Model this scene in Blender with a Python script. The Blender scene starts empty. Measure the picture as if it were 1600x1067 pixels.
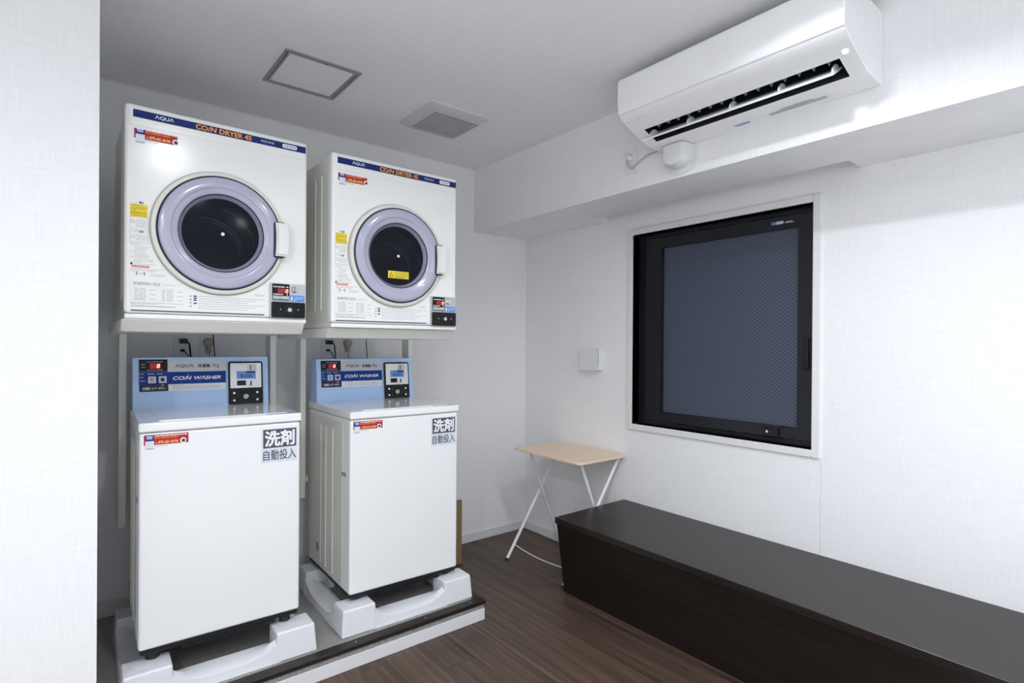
import bpy, bmesh, math, random
from mathutils import Vector, Matrix
random.seed(7)
R = math.radians
SC = bpy.context.scene
COL = SC.collection

# ------------------------------------------------------------------ camera
cam_d = bpy.data.cameras.new('camera'); cam = bpy.data.objects.new('camera', cam_d); COL.objects.link(cam)
cam_d.sensor_width = 36.0
cam_d.lens = 866.097 / 1600 * 36.0
cam_d.shift_y = 6.018 / 1600
cam_d.clip_start = 0.02
_f = Vector((0.62550712, 0.78021398, -0.00264164)); _r = Vector((0.78020851, -0.62547846, 0.00716787)); _u = Vector((-0.00394019, 0.00654459, 0.99997082))
cam.matrix_world = Matrix(((_r.x, _u.x, -_f.x, -2.53584), (_r.y, _u.y, -_f.y, -3.01060), (_r.z, _u.z, -_f.z, 1.30372), (0, 0, 0, 1)))
SC.camera = cam

# ------------------------------------------------------------------ world and light
wd = bpy.data.worlds.new('night'); SC.world = wd; wd.use_nodes = True
wd.node_tree.nodes['Background'].inputs[0].default_value = (0.010, 0.014, 0.025, 1)
wd.node_tree.nodes['Background'].inputs[1].default_value = 1.0
SC.view_settings.view_transform = 'Standard'; SC.view_settings.look = 'None'
SC.view_settings.exposure = -0.03; SC.view_settings.gamma = 1.0
SC.view_settings.use_curve_mapping = False
SC.cycles.diffuse_bounces = 6; SC.cycles.glossy_bounces = 3; SC.cycles.max_bounces = 8; SC.cycles.adaptive_threshold = 0.02
LAMP_COL = (0.91, 0.945, 1.0)
LAMPS = [(-2.05, -2.60, 12.5), (-1.20, -2.30, 11), (-3.40, -3.20, 22), (-1.20, -3.80, 11), (-3.40, -4.20, 24)]  # lamps behind and left of the viewer are unseen, added for fill light
ZC = 2.45

# ------------------------------------------------------------------ materials
MATS = {}
def nmat(name):
    m = bpy.data.materials.new(name); m.use_nodes = True
    MATS[name] = m
    return m, m.node_tree.nodes, m.node_tree.links, m.node_tree.nodes['Principled BSDF']
def mat(name, col, rough=0.5, metal=0.0, coat=0.0, emit=None, es=0.0, alpha=None, trans=0.0, spec=0.5):
    m, N, L, p = nmat(name)
    p.inputs['Base Color'].default_value = (*col, 1)
    p.inputs['Roughness'].default_value = rough
    p.inputs['Metallic'].default_value = metal
    p.inputs['Coat Weight'].default_value = coat
    p.inputs['Coat Roughness'].default_value = 0.08
    p.inputs['Specular IOR Level'].default_value = spec
    p.inputs['Transmission Weight'].default_value = trans
    if emit:
        p.inputs['Emission Color'].default_value = (*emit, 1); p.inputs['Emission Strength'].default_value = es
    return m
def node(N, t, **kw):
    n = N.new(t)
    for k, v in kw.items(): setattr(n, k, v)
    return n
def streak(N, L, coord, scale, detail=3.0):
    mp = node(N, 'ShaderNodeMapping'); mp.inputs['Scale'].default_value = scale
    L.new(coord, mp.inputs['Vector'])
    nz = node(N, 'ShaderNodeTexNoise'); nz.inputs['Scale'].default_value = 1.0; nz.inputs['Detail'].default_value = detail
    L.new(mp.outputs[0], nz.inputs['Vector'])
    return nz.outputs['Fac']
def linen(name, col, s1, s2, amp=0.06, rough=0.75):
    """woven vinyl wallpaper: fine streaks in two directions"""
    m, N, L, p = nmat(name)
    tc = node(N, 'ShaderNodeTexCoord')
    a = streak(N, L, tc.outputs['Object'], s1); b = streak(N, L, tc.outputs['Object'], s2)
    mx = node(N, 'ShaderNodeMath', operation='ADD'); L.new(a, mx.inputs[0]); L.new(b, mx.inputs[1])
    mr = node(N, 'ShaderNodeMapRange'); mr.inputs[1].default_value = 0.7; mr.inputs[2].default_value = 1.3
    mr.inputs[3].default_value = 1 - amp; mr.inputs[4].default_value = 1 + amp * 0.4
    L.new(mx.outputs[0], mr.inputs[0])
    vm = node(N, 'ShaderNodeVectorMath', operation='SCALE'); vm.inputs[0].default_value = col
    L.new(mr.outputs[0], vm.inputs['Scale']); L.new(vm.outputs[0], p.inputs['Base Color'])
    bp = node(N, 'ShaderNodeBump'); bp.inputs['Strength'].default_value = 0.25; bp.inputs['Distance'].default_value = 0.0006
    L.new(mx.outputs[0], bp.inputs['Height']); L.new(bp.outputs[0], p.inputs['Normal'])
    p.inputs['Roughness'].default_value = rough; p.inputs['Specular IOR Level'].default_value = 0.3
    return m
def wood(name, c0, c1, s, rough, objrand=False, coat=0.0, spec=0.5, fine=0.35):
    m, N, L, p = nmat(name)
    tc = node(N, 'ShaderNodeTexCoord'); src = tc.outputs['Object']
    if objrand:
        oi = node(N, 'ShaderNodeObjectInfo')
        ml = node(N, 'ShaderNodeVectorMath', operation='SCALE'); ml.inputs[0].default_value = (7.3, 13.1, 3.7); L.new(oi.outputs['Random'], ml.inputs['Scale'])
        ad = node(N, 'ShaderNodeVectorMath', operation='ADD'); L.new(src, ad.inputs[0]); L.new(ml.outputs[0], ad.inputs[1]); src = ad.outputs[0]
    a = streak(N, L, src, s, 5.0)
    b = streak(N, L, src, (s[0] * 5, s[1] * 1.6, s[2] * 5), 4.0)
    mx = node(N, 'ShaderNodeMath', operation='MULTIPLY_ADD'); L.new(b, mx.inputs[0]); mx.inputs[1].default_value = fine; L.new(a, mx.inputs[2])
    val = mx.outputs[0]
    if objrand:
        m2 = node(N, 'ShaderNodeMath', operation='MULTIPLY_ADD'); L.new(oi.outputs['Random'], m2.inputs[0]); m2.inputs[1].default_value = 0.16; L.new(val, m2.inputs[2]); val = m2.outputs[0]
    cr = node(N, 'ShaderNodeMapRange'); cr.inputs[1].default_value = 0.45; cr.inputs[2].default_value = 0.95; L.new(val, cr.inputs[0])
    mc = node(N, 'ShaderNodeMix', data_type='RGBA'); mc.inputs[6].default_value = (*c0, 1); mc.inputs[7].default_value = (*c1, 1)
    L.new(cr.outputs[0], mc.inputs[0]); L.new(mc.outputs[2], p.inputs['Base Color'])
    bp = node(N, 'ShaderNodeBump'); bp.inputs['Strength'].default_value = 0.15; bp.inputs['Distance'].default_value = 0.0005
    L.new(val, bp.inputs['Height']); L.new(bp.outputs[0], p.inputs['Normal'])
    p.inputs['Roughness'].default_value = rough; p.inputs['Coat Weight'].default_value = coat; p.inputs['Specular IOR Level'].default_value = spec
    return m
def speckle(name, c0, c1, scale, rough):
    m, N, L, p = nmat(name)
    tc = node(N, 'ShaderNodeTexCoord')
    nz = node(N, 'ShaderNodeTexNoise'); nz.inputs['Scale'].default_value = scale; nz.inputs['Detail'].default_value = 6; L.new(tc.outputs['Object'], nz.inputs['Vector'])
    mr = node(N, 'ShaderNodeMapRange'); mr.inputs[1].default_value = 0.35; mr.inputs[2].default_value = 0.65; L.new(nz.outputs['Fac'], mr.inputs[0])
    mc = node(N, 'ShaderNodeMix', data_type='RGBA'); mc.inputs[6].default_value = (*c0, 1); mc.inputs[7].default_value = (*c1, 1)
    L.new(mr.outputs[0], mc.inputs[0]); L.new(mc.outputs[2], p.inputs['Base Color']); p.inputs['Roughness'].default_value = rough
    return m

linen('wallpaper', (0.90, 0.90, 0.905), (330, 330, 9), (9, 9, 330))
linen('ceiling_paper', (0.91, 0.91, 0.915), (330, 9, 1), (9, 330, 1), 0.05)
mat('bounce_sheet', (0.84, 0.84, 0.83), 0.5)
mat('vinyl_white', (0.78, 0.78, 0.79), 0.5)
mat('trim_white', (0.80, 0.80, 0.79), 0.4)
wood('plank_vinyl', (0.030, 0.020, 0.015), (0.125, 0.080, 0.056), (42, 1.3, 42), 0.42, True, spec=0.4)
mat('plank_gap', (0.012, 0.009, 0.007), 0.8)
wood('bench_wood', (0.007, 0.005, 0.0042), (0.020, 0.0135, 0.0105), (55, 1.6, 55), 0.33, spec=0.45)
speckle('platform_sheet', (0.24, 0.23, 0.22), (0.36, 0.35, 0.335), 110, 0.55)
speckle('platform_riser', (0.20, 0.20, 0.195), (0.34, 0.34, 0.33), 130, 0.6)
mat('nosing_brown', (0.030, 0.022, 0.018), 0.35, 0.3)
mat('enamel', (0.86, 0.865, 0.84), 0.18)
mat('enamel_white', (0.88, 0.885, 0.885), 0.30)
mat('enamel_side', (0.79, 0.79, 0.73), 0.28, coat=0.3)
mat('stand_paint', (0.78, 0.78, 0.73), 0.35)
mat('lid_plastic', (0.90, 0.90, 0.895), 0.13, coat=0.4)
mat('panel_blue', (0.46, 0.66, 1.0), 0.25, coat=0.3)
mat('ink_navy', (0.01, 0.026, 0.15), 0.45, spec=0.2)
mat('ink_blue', (0.008, 0.048, 0.29), 0.45, spec=0.2)
mat('ink_dark', (0.04, 0.044, 0.052), 0.45, spec=0.2)
mat('ink_grey', (0.33, 0.34, 0.37), 0.5)
mat('ink_black', (0.01, 0.011, 0.013), 0.45, spec=0.2)
mat('ink_white', (0.86, 0.87, 0.88), 0.4)
mat('ink_orange', (0.8, 0.33, 0.035), 0.45, spec=0.2)
mat('ink_yellow', (0.86, 0.66, 0.05), 0.45, spec=0.2)
mat('ink_pale_yellow', (0.95, 0.85, 0.25), 0.4)
mat('ink_red', (0.5, 0.028, 0.032), 0.45, spec=0.2)
mat('ink_pink', (0.75, 0.35, 0.35), 0.5)
mat('label_sky', (0.07, 0.25, 0.72), 0.35)
mat('label_silver', (0.52, 0.53, 0.55), 0.35, 0.4)
mat('label_pale', (0.72, 0.76, 0.82), 0.4)
mat('label_slate', (0.085, 0.093, 0.120), 0.45, spec=0.2)
mat('gloss_black', (0.008, 0.009, 0.011), 0.22, spec=0.25)
mat('black_plastic', (0.013, 0.014, 0.017), 0.45, spec=0.3)
mat('led_red', (0.7, 0.02, 0.03), 0.4, emit=(1.0, 0.35, 0.33), es=3.0)
mat('led_glow', (0.16, 0.005, 0.012), 0.4, emit=(0.9, 0.01, 0.04), es=0.25)
mat('lcd_blue', (0.11, 0.27, 0.60), 0.3, emit=(0.1, 0.26, 0.6), es=0.12)
mat('steel', (0.60, 0.61, 0.62), 0.28, 0.9)
mat('chrome', (0.80, 0.80, 0.81), 0.12, 1.0)
mat('door_lavender', (0.43, 0.435, 0.545), 0.18, coat=0.5)
mat('door_lavender_dark', (0.30, 0.30, 0.41), 0.2, coat=0.4)
mat('gasket', (0.018, 0.022, 0.055), 0.3)
mat('door_glass', (0.010, 0.011, 0.016), 0.12, spec=0.10)
mat('glass_arc_grey', (0.07, 0.075, 0.085), 0.25)
mat('rim_cream', (0.72, 0.71, 0.64), 0.3, coat=0.2)
mat('handle_white', (0.80, 0.79, 0.77), 0.4)
mat('tray_plastic', (0.80, 0.81, 0.84), 0.38)
mat('tray_hollow', (0.55, 0.56, 0.58), 0.5)
mat('ac_white', (0.94, 0.94, 0.945), 0.25, coat=0.2)
mat('ac_grey', (0.62, 0.63, 0.65), 0.35)
mat('ac_dark', (0.022, 0.026, 0.036), 0.35)
mat('ac_louver', (0.50, 0.52, 0.55), 0.3)
mat('window_black', (0.010, 0.011, 0.014), 0.28, spec=0.45)
mat('wire', (0.20, 0.215, 0.25), 0.4)
mat('alu', (0.42, 0.42, 0.44), 0.35, 0.85)
mat('vent_plastic', (0.66, 0.66, 0.66), 0.45)
mat('void', (0.006, 0.006, 0.007), 0.9)
wood('table_beech', (0.83, 0.63, 0.46), (0.93, 0.75, 0.58), (6, 60, 60), 0.4, fine=0.5)
mat('tube_white', (0.82, 0.83, 0.85), 0.3, coat=0.2)
mat('rubber', (0.02, 0.02, 0.02), 0.7)
mat('cardboard', (0.27, 0.185, 0.085), 0.8)
mat('outlet_white', (0.84, 0.84, 0.84), 0.45)
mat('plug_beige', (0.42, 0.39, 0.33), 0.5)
mat('cord_grey', (0.48, 0.48, 0.48), 0.5)
mat('lamp_lens', (0.9, 0.9, 0.9), 0.5, emit=LAMP_COL, es=25.0)
def pane_mat():
    m, N, L, p = nmat('wired_glass')
    p.inputs['Base Color'].default_value = (0.050, 0.064, 0.105, 1); p.inputs['Roughness'].default_value = 0.30
    p.inputs['Coat Weight'].default_value = 0.0
    tc = node(N, 'ShaderNodeTexCoord'); nz = node(N, 'ShaderNodeTexNoise'); nz.inputs['Scale'].default_value = 260; nz.inputs['Detail'].default_value = 2
    L.new(tc.outputs['Object'], nz.inputs['Vector'])
    b = node(N, 'ShaderNodeBump'); b.inputs['Strength'].default_value = 0.5; b.inputs['Distance'].default_value = 0.002
    L.new(nz.outputs['Fac'], b.inputs['Height']); L.new(b.outputs[0], p.inputs['Normal'])
pane_mat()

# ------------------------------------------------------------------ mesh helpers
def box(bm, x0, x1, y0, y1, z0, z1):
    v = [bm.verts.new(p) for p in ((x0, y0, z0), (x1, y0, z0), (x1, y1, z0), (x0, y1, z0), (x0, y0, z1), (x1, y0, z1), (x1, y1, z1), (x0, y1, z1))]
    for f in ((0, 3, 2, 1), (4, 5, 6, 7), (0, 1, 5, 4), (1, 2, 6, 5), (2, 3, 7, 6), (3, 0, 4, 7)): bm.faces.new([v[i] for i in f])
    return v
def bev(bm, off, seg=2):
    bmesh.ops.bevel(bm, geom=list(bm.edges), offset=off, segments=seg, affect='EDGES', clamp_overlap=True, profile=0.5)
    return bm
def B(x0, x1, y0, y1, z0, z1, b=0, seg=2):
    bm = bmesh.new(); box(bm, x0, x1, y0, y1, z0, z1)
    if b: bev(bm, b, seg)
    return bm
def prism(bm, poly, axis, a0, a1):
    """poly of (p,q); axis X: (y,z), Y: (x,z), Z: (x,y)"""
    def P(p, q, a): return {'X': (a, p, q), 'Y': (p, a, q), 'Z': (p, q, a)}[axis]
    lo = [bm.verts.new(P(p, q, a0)) for p, q in poly]; hi = [bm.verts.new(P(p, q, a1)) for p, q in poly]
    n = len(poly)
    fs = [bm.faces.new(lo), bm.faces.new(hi[::-1])]
    for i in range(n): fs.append(bm.faces.new((lo[i], hi[i], hi[(i + 1) % n], lo[(i + 1) % n])))
    bmesh.ops.recalc_face_normals(bm, faces=fs)
    return bm
def rrect(x0, x1, z0, z1, r, n=5):
    out = []
    for cx, cz, a in ((x1 - r, z1 - r, 0), (x0 + r, z1 - r, 90), (x0 + r, z0 + r, 180), (x1 - r, z0 + r, 270)):
        for i in range(n + 1):
            t = R(a + 90 * i / n); out.append((cx + r * math.cos(t), cz + r * math.sin(t)))
    return out
def plate(x0, x1, z0, z1, y0, y1, r=0.0, axis='Y'):
    bm = bmesh.new()
    poly = rrect(x0, x1, z0, z1, r) if r else [(x0, z0), (x1, z0), (x1, z1), (x0, z1)]
    return prism(bm, poly, axis, y0, y1)
def lathe(prof, c, axis='Y', seg=64, bm=None, closed=False):
    bm = bm or bmesh.new(); rings = []
    for r, h in prof:
        ring = []
        if r < 1e-6:
            p = {'Y': (c[0], c[1] + h, c[2]), 'Z': (c[0], c[1], c[2] + h), 'X': (c[0] + h, c[1], c[2])}[axis]
            ring = [bm.verts.new(p)]
        else:
            for i in range(seg):
                t = 2 * math.pi * i / seg; a, b = r * math.cos(t), r * math.sin(t)
                p = {'Y': (c[0] + a, c[1] + h, c[2] + b), 'Z': (c[0] + a, c[1] + b, c[2] + h), 'X': (c[0] + h, c[1] + a, c[2] + b)}[axis]
                ring.append(bm.verts.new(p))
        rings.append(ring)
    pairs = list(zip(rings, rings[1:]))
    if closed: pairs.append((rings[-1], rings[0]))
    fs = []
    for A, Bq in pairs:
        for i in range(seg):
            j = (i + 1) % seg
            if len(A) == 1 and len(Bq) == 1: break
            if len(A) == 1: fs.append(bm.faces.new((A[0], Bq[i], Bq[j])))
            elif len(Bq) == 1: fs.append(bm.faces.new((A[i], Bq[0], A[j])))
            else: fs.append(bm.faces.new((A[i], Bq[i], Bq[j], A[j])))
    bmesh.ops.recalc_face_normals(bm, faces=fs)
    return bm
def tube(pts, r, seg=10, bm=None):
    bm = bm or bmesh.new(); pts = [Vector(p) for p in pts]; rings = []; up = None
    for i, p in enumerate(pts):
        d = (pts[min(i + 1, len(pts) - 1)] - pts[max(i - 1, 0)]).normalized()
        if up is None: up = d.orthogonal().normalized()
        up = (up - d * up.dot(d)).normalized(); s = d.cross(up)
        rings.append([bm.verts.new(p + r * (math.cos(2 * math.pi * k / seg) * up + math.sin(2 * math.pi * k / seg) * s)) for k in range(seg)])
    fs = []
    for A, Bq in zip(rings, rings[1:]):
        for k in range(seg): fs.append(bm.faces.new((A[k], A[(k + 1) % seg], Bq[(k + 1) % seg], Bq[k])))
    fs.append(bm.faces.new(rings[0])); fs.append(bm.faces.new(rings[-1]))
    bmesh.ops.recalc_face_normals(bm, faces=fs)
    return bm
def smooth_path(pts, n=6):
    out = []; P = [Vector(p) for p in pts]; P = [P[0] * 2 - P[1]] + P + [P[-1] * 2 - P[-2]]
    for i in range(1, len(P) - 2):
        a, b, c, d = P[i - 1:i + 3]
        for k in range(n):
            t = k / n
            out.append(0.5 * ((2 * b) + (-a + c) * t + (2 * a - 5 * b + 4 * c - d) * t * t + (-a + 3 * b - 3 * c + d) * t ** 3))
    out.append(P[-2]); return out
def join(*bms):
    out = bmesh.new()
    for b in bms:
        me = bpy.data.meshes.new('t'); b.to_mesh(me); out.from_mesh(me); bpy.data.meshes.remove(me); b.free()
    return out
def obj(name, bm, m, parent=None, world=False, label=None, smooth=True):
    me = bpy.data.meshes.new(name)
    if isinstance(bm, bpy.types.Mesh): me = bm
    else:
        if world and parent is not None: bmesh.ops.translate(bm, verts=bm.verts, vec=-parent.location)
        bm.to_mesh(me); bm.free()
    me.materials.clear(); me.materials.append(MATS[m])
    if smooth and len(me.polygons):
        me.polygons.foreach_set('use_smooth', [True] * len(me.polygons)); me.set_sharp_from_angle(angle=R(38))
    o = bpy.data.objects.new(name, me); COL.objects.link(o)
    if smooth: o.modifiers.new('weighted', 'WEIGHTED_NORMAL').keep_sharp = True
    if parent is not None: o.parent = parent
    if label: o['label'] = label
    if name == 'fine_print': o['kind'] = 'stuff'
    return o
def thing(name, label, cat, loc=(0, 0, 0), rz=0.0, group=None):
    o = bpy.data.objects.new(name, None); COL.objects.link(o); o.empty_display_size = 0.05
    o.location = loc; o.rotation_euler = (0, 0, R(rz)); o['label'] = label; o['category'] = cat
    if group: o['group'] = group
    return o
def struct(name, bm, m, label, parent=None):
    o = obj(name, bm, m, parent, smooth=False)
    if parent is None: o['kind'] = 'structure'; o['label'] = label; o['category'] = name.split('_')[0]
    return o
# ---- lettering: built-in font turned into a flat mesh, standing in the XZ plane, facing -Y
_tc = {}
def text_raw(s, shear=0.0):
    k = (s, shear)
    if k not in _tc:
        cu = bpy.data.curves.new('t', 'FONT'); cu.body = s; cu.size = 1.0; cu.shear = shear; cu.resolution_u = 3
        o = bpy.data.objects.new('t', cu); COL.objects.link(o)
        dg = bpy.context.evaluated_depsgraph_get(); dg.update()
        me = bpy.data.meshes.new_from_object(o.evaluated_get(dg))
        vs = [tuple(v.co) for v in me.vertices]; fs = [tuple(p.vertices) for p in me.polygons]
        bpy.data.objects.remove(o); bpy.data.curves.remove(cu); bpy.data.meshes.remove(me)
        _tc[k] = (vs, fs)
    return _tc[k]
def text_bm(s, x0, x1, z0, z1, y, bold=0.0, shear=0.0, keep=False):
    """fit a string into a box; bold (share of the height) thickens the strokes by overlaid shifted copies"""
    vs, fs = text_raw(s, shear)
    bm = bmesh.new()
    if not vs: return bm
    d = bold * (z1 - z0); x0 += d; x1 -= d; z0 += d; z1 -= d
    ax, bx = min(v[0] for v in vs), max(v[0] for v in vs); ay, by = min(v[1] for v in vs), max(v[1] for v in vs)
    sx = (x1 - x0) / max(bx - ax, 1e-6); sz = (z1 - z0) / max(by - ay, 1e-6)
    if keep: sx = sz = min(sx, sz)
    offs = [(0, 0)] if not bold else [(math.cos(math.pi * k / 3) * d, math.sin(math.pi * k / 3) * d) for k in range(6)]
    for q, (ox, oz) in enumerate(offs):
        V = [bm.verts.new((x0 + ox + (v[0] - ax) * sx, y - 0.00001 * q, z0 + oz + (v[1] - ay) * sz)) for v in vs]
        for f in fs:
            try: bm.faces.new([V[i] for i in f])
            except ValueError: pass
    return bm
def text(s, x0, x1, z0, z1, y, m, parent, bold=0.0, shear=0.0, name='lettering', keep=False):
    return obj(name, text_bm(s, x0, x1, z0, z1, y, bold, shear, keep), m, parent, smooth=False)
def dashes(rows, y, h=0.0022, rng=None):
    """unreadably fine print: rows of short ink marks; rows = (x0, x1, z)"""
    rng = rng or random.Random(3); bm = bmesh.new()
    for x0, x1, z in rows:
        x = x0
        while x < x1 - 0.001:
            w = min(rng.uniform(0.0016, 0.0048), x1 - x)
            v = [bm.verts.new(p) for p in ((x, y, z), (x + w, y, z), (x + w, y, z + h), (x, y, z + h))]; bm.faces.new(v)
            x += w + rng.uniform(0.0008, 0.0022)
    return bm
def frame_lines(rects, y, t=0.0007):
    bm = bmesh.new()
    for x0, x1, z0, z1 in rects:
        for a in ((x0, x1, z0, z0 + t), (x0, x1, z1 - t, z1), (x0, x0 + t, z0, z1), (x1 - t, x1, z0, z1)):
            bm.faces.new([bm.verts.new((a[0], y, a[2])), bm.verts.new((a[1], y, a[2])), bm.verts.new((a[1], y, a[3])), bm.verts.new((a[0], y, a[3]))])
    return bm

# ------------------------------------------------------------------ room shell
SX, ZS, HP = 0.4507, 2.0374, 0.1296
XL, YF = -3.9, -5.2          # far left and front limits of the room (behind the camera)
PX = -2.4665                  # edge of the partition beside the machines
floor = struct('floor', B(XL, 0.2, YF, 0.2, -0.12, -0.006), 'plank_gap', 'dark brown wood plank floor')
pw, pl = 0.15, 0.92
pm = bpy.data.meshes.new('plank'); _b = B(-pw / 2 + 0.0005, pw / 2 - 0.0005, -pl / 2 + 0.0005, pl / 2 - 0.0005, -0.006, 0.0, 0.0008, 1); _b.to_mesh(pm); _b.free(); pm.materials.append(MATS['plank_vinyl'])
NC = int(4.0 / pw) + 1
for i in range(NC):
    cx = -0.01 - pw * (i + 0.5)
    off = {5: -0.99, 4: -1.16, 3: -0.80, 6: -0.62}.get(i, -((i * 0.37) % pl))
    k0 = int(math.floor((YF - off) / pl))
    for k in range(k0, 7):
        y1 = off + (k + 1) * pl
        if y1 - pl > 0.0 or y1 < YF + 0.1: continue
        if y1 < -2.65 and cx < -0.65: continue          # bounce sheet takes over
        if cx < -1.15 and y1 - pl > -0.7: continue      # wholly under the platform
        if cx > -0.4 and y1 < -1.0: continue            # wholly under the bench
        o = bpy.data.objects.new('plank', pm); COL.objects.link(o); o.parent = floor; o.location = (cx, y1 - pl / 2, 0)
# pale sheet added on the unseen floor behind the viewer to bounce light
struct('floor_bounce', B(XL, -0.56, YF, -2.62, -0.006, 0.0015), 'bounce_sheet', 'pale floor sheet added behind the viewer to bounce light upwards')
# back wall, right wall with window opening, partition, the two walls behind the camera
wall_back = struct('wall_back', B(PX, 0.2, 0, 0.12, 0, ZC), 'wallpaper', 'white linen-textured wall behind the machines')
WY0, WY1, WZ0, WZ1 = -0.9255, -1.9774, 0.8184, 1.9636    # outer edge of the casing
OY0, OY1, OZ0, OZ1 = -0.957, -1.946, 0.851, 1.931        # opening
b = bmesh.new()
box(b, 0, 0.2, OY0, 0, 0, ZC); box(b, 0, 0.2, YF, OY1, 0, ZC); box(b, 0, 0.2, OY1, OY0, 0, OZ0); box(b, 0, 0.2, OY1, OY0, OZ1, ZC)
wall_right = struct('wall_right', b, 'wallpaper', 'white linen-textured wall with the window')
obj('paper_seam', B(-0.0004, 0, -1.9825, -1.9815, 0.4, 0.8184), 'cord_grey', wall_right)
PY = -1.0
struct('wall_left', B(XL, PX, PY, 0.12, 0, ZC), 'wallpaper', 'white partition at the left edge of the room')
struct('wall_front', B(XL, 0.2, YF - 0.12, YF, 0, ZC), 'wallpaper', 'white wall behind the viewer')
struct('wall_side', B(XL - 0.12, XL, YF, PY, 0, ZC), 'wallpaper', 'white wall at the far left of the room')
struct('ceiling', B(XL, 0.2, YF, 0.12, ZC, ZC + 0.1), 'ceiling_paper', 'pale grey papered ceiling')
# soffit (beam) with a pocket over the window
YA, YB = -0.756, -2.1285
b = bmesh.new()
box(b, -SX, -HP, YF, 0, ZS, ZC); box(b, -HP, 0, YA, 0, ZS, ZC); box(b, -HP, 0, YF, YB, ZS, ZC); box(b, -HP, 0, YB, YA, ZS + 0.16, ZC)
struct('wall_soffit', b, 'wallpaper', 'boxed white beam along the top of the window wall')
struct('trim_1', B(-SX - 0.008, -SX, YF, 0, ZC - 0.010, ZC), 'trim_white', 'thin white bead between ceiling and beam')
struct('trim_2', B(PX, -SX - 0.008, -0.004, 0, ZC - 0.005, ZC), 'trim_white', 'thin white bead between ceiling and back wall')
struct('baseboard_back', B(-0.975, 0, -0.008, 0, 0, 0.058, 0.002, 1), 'vinyl_white', 'white vinyl baseboard on the back wall')
struct('baseboard_alcove', B(PX, -0.99, -0.008, 0, 0.092, 0.165, 0.002, 1), 'vinyl_white', 'vinyl baseboard behind the machines')
struct('baseboard_right', B(-0.008, 0, -0.905, -0.008, 0, 0.058, 0.002, 1), 'vinyl_white', 'white vinyl baseboard under the window wall')
# platform the machines stand on
PXR, PYF, PZ = -0.9876, -0.8932, 0.0918
plat = struct('floor_platform', B(PX, PXR - 0.006, PYF + 0.006, 0, 0, PZ - 0.002), 'platform_riser', 'low grey platform under the washing machines')
obj('platform_sheet', B(PX, PXR - 0.045, PYF + 0.045, -0.0005, PZ - 0.003, PZ), 'platform_sheet', plat, label='grey stone-look floor sheet')
def nosing(along):
    pr = [(0, PZ - 0.017), (0.004, PZ - 0.020), (0.004, PZ - 0.004), (0.047, PZ - 0.004), (0.047, PZ)]
    for k in range(4):
        u = 0.041 - 0.010 * k
        pr += [(u, PZ), (u - 0.001, PZ - 0.0022), (u - 0.003, PZ - 0.0022), (u - 0.004, PZ)]
    pr += [(0.004, PZ), (0.0, PZ - 0.003)]
    bm = bmesh.new()
    if along == 'X': prism(bm, [(PYF + u, z) for u, z in pr], 'X', PX, PXR)
    else: prism(bm, [(PXR - u, z) for u, z in pr], 'Y', PYF + 0.002, -0.0005)
    return bm
obj('nosing', nosing('X'), 'nosing_brown', plat, label='dark brown grooved stair nosing', smooth=False)
obj('nosing', nosing('Y'), 'nosing_brown', plat, smooth=False)
obj('baseboard', B(PX, PXR - 0.003, PYF + 0.002, PYF + 0.006, 0, 0.053, 0.001, 1), 'vinyl_white', plat, label='white vinyl strip')
obj('baseboard', B(PXR - 0.006, PXR - 0.002, PYF + 0.002, -0.009, 0, 0.053, 0.001, 1), 'vinyl_white', plat)
for i, X in enumerate((-2.1, -1.62, -1.30, -1.06)):
    obj('screw', lathe([(0.0035, 0), (0.0035, 0.0012), (0, 0.0018)], (X, PYF + 0.022, PZ), 'Z', 12), 'steel', plat)

# ------------------------------------------------------------------ window
win = bpy.data.objects.new('window_1', None); COL.objects.link(win); win.location = (0, -1.45, OZ0); win['kind'] = 'structure'; win['label'] = 'black framed wired-glass window with white casing'; win['category'] = 'window'
def wobj(name, bm, m, parent=None, **k):
    o = obj(name, bm, m, None, **k); p = parent or win
    me = o.data; off = win.location
    for v in me.vertices: v.co -= off
    o.parent = p; return o
CX = -0.012
for nm, a in (('casing', (CX, 0.085, WY1, OY1, WZ0, WZ1)), ('casing', (CX, 0.085, OY0, WY0, WZ0, WZ1)), ('casing', (CX, 0.085, OY1, OY0, OZ1, WZ1)), ('casing', (CX, 0.085, OY1, OY0, WZ0, OZ0))):
    wobj(nm, B(*a, 0.002, 1), 'trim_white', label='white casing board')
FX = 0.055
fy0, fy1, fz0, fz1 = OY0, OY1, OZ0, OZ1
def ring(x0, x1, ya, yb, za, zb, wl, wr, wb, wt):
    bm = bmesh.new()
    box(bm, x0, x1, ya - wl, ya, za, zb); box(bm, x0, x1, yb, yb + wr, za, zb)
    box(bm, x0, x1, yb + wr, ya - wl, za, za + wb); box(bm, x0, x1, yb + wr, ya - wl, zb - wt, zb)
    return bm
wobj('frame', ring(FX, 0.16, fy0, fy1, fz0, fz1, 0.040, 0.020, 0.022, 0.022), 'window_black')
sash = wobj('sash', ring(FX + 0.006, 0.12, fy0 - 0.042, fy1 + 0.022, fz0 + 0.024, fz1 - 0.024, 0.107, 0.072, 0.052, 0.058), 'window_black')
py0, py1, pz0, pz1 = -1.106, -1.852, 0.926, 1.850
wobj('pane', B(0.085, 0.092, py1, py0, pz0, pz1), 'wired_glass', label='dark blue patterned glass pane')
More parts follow.
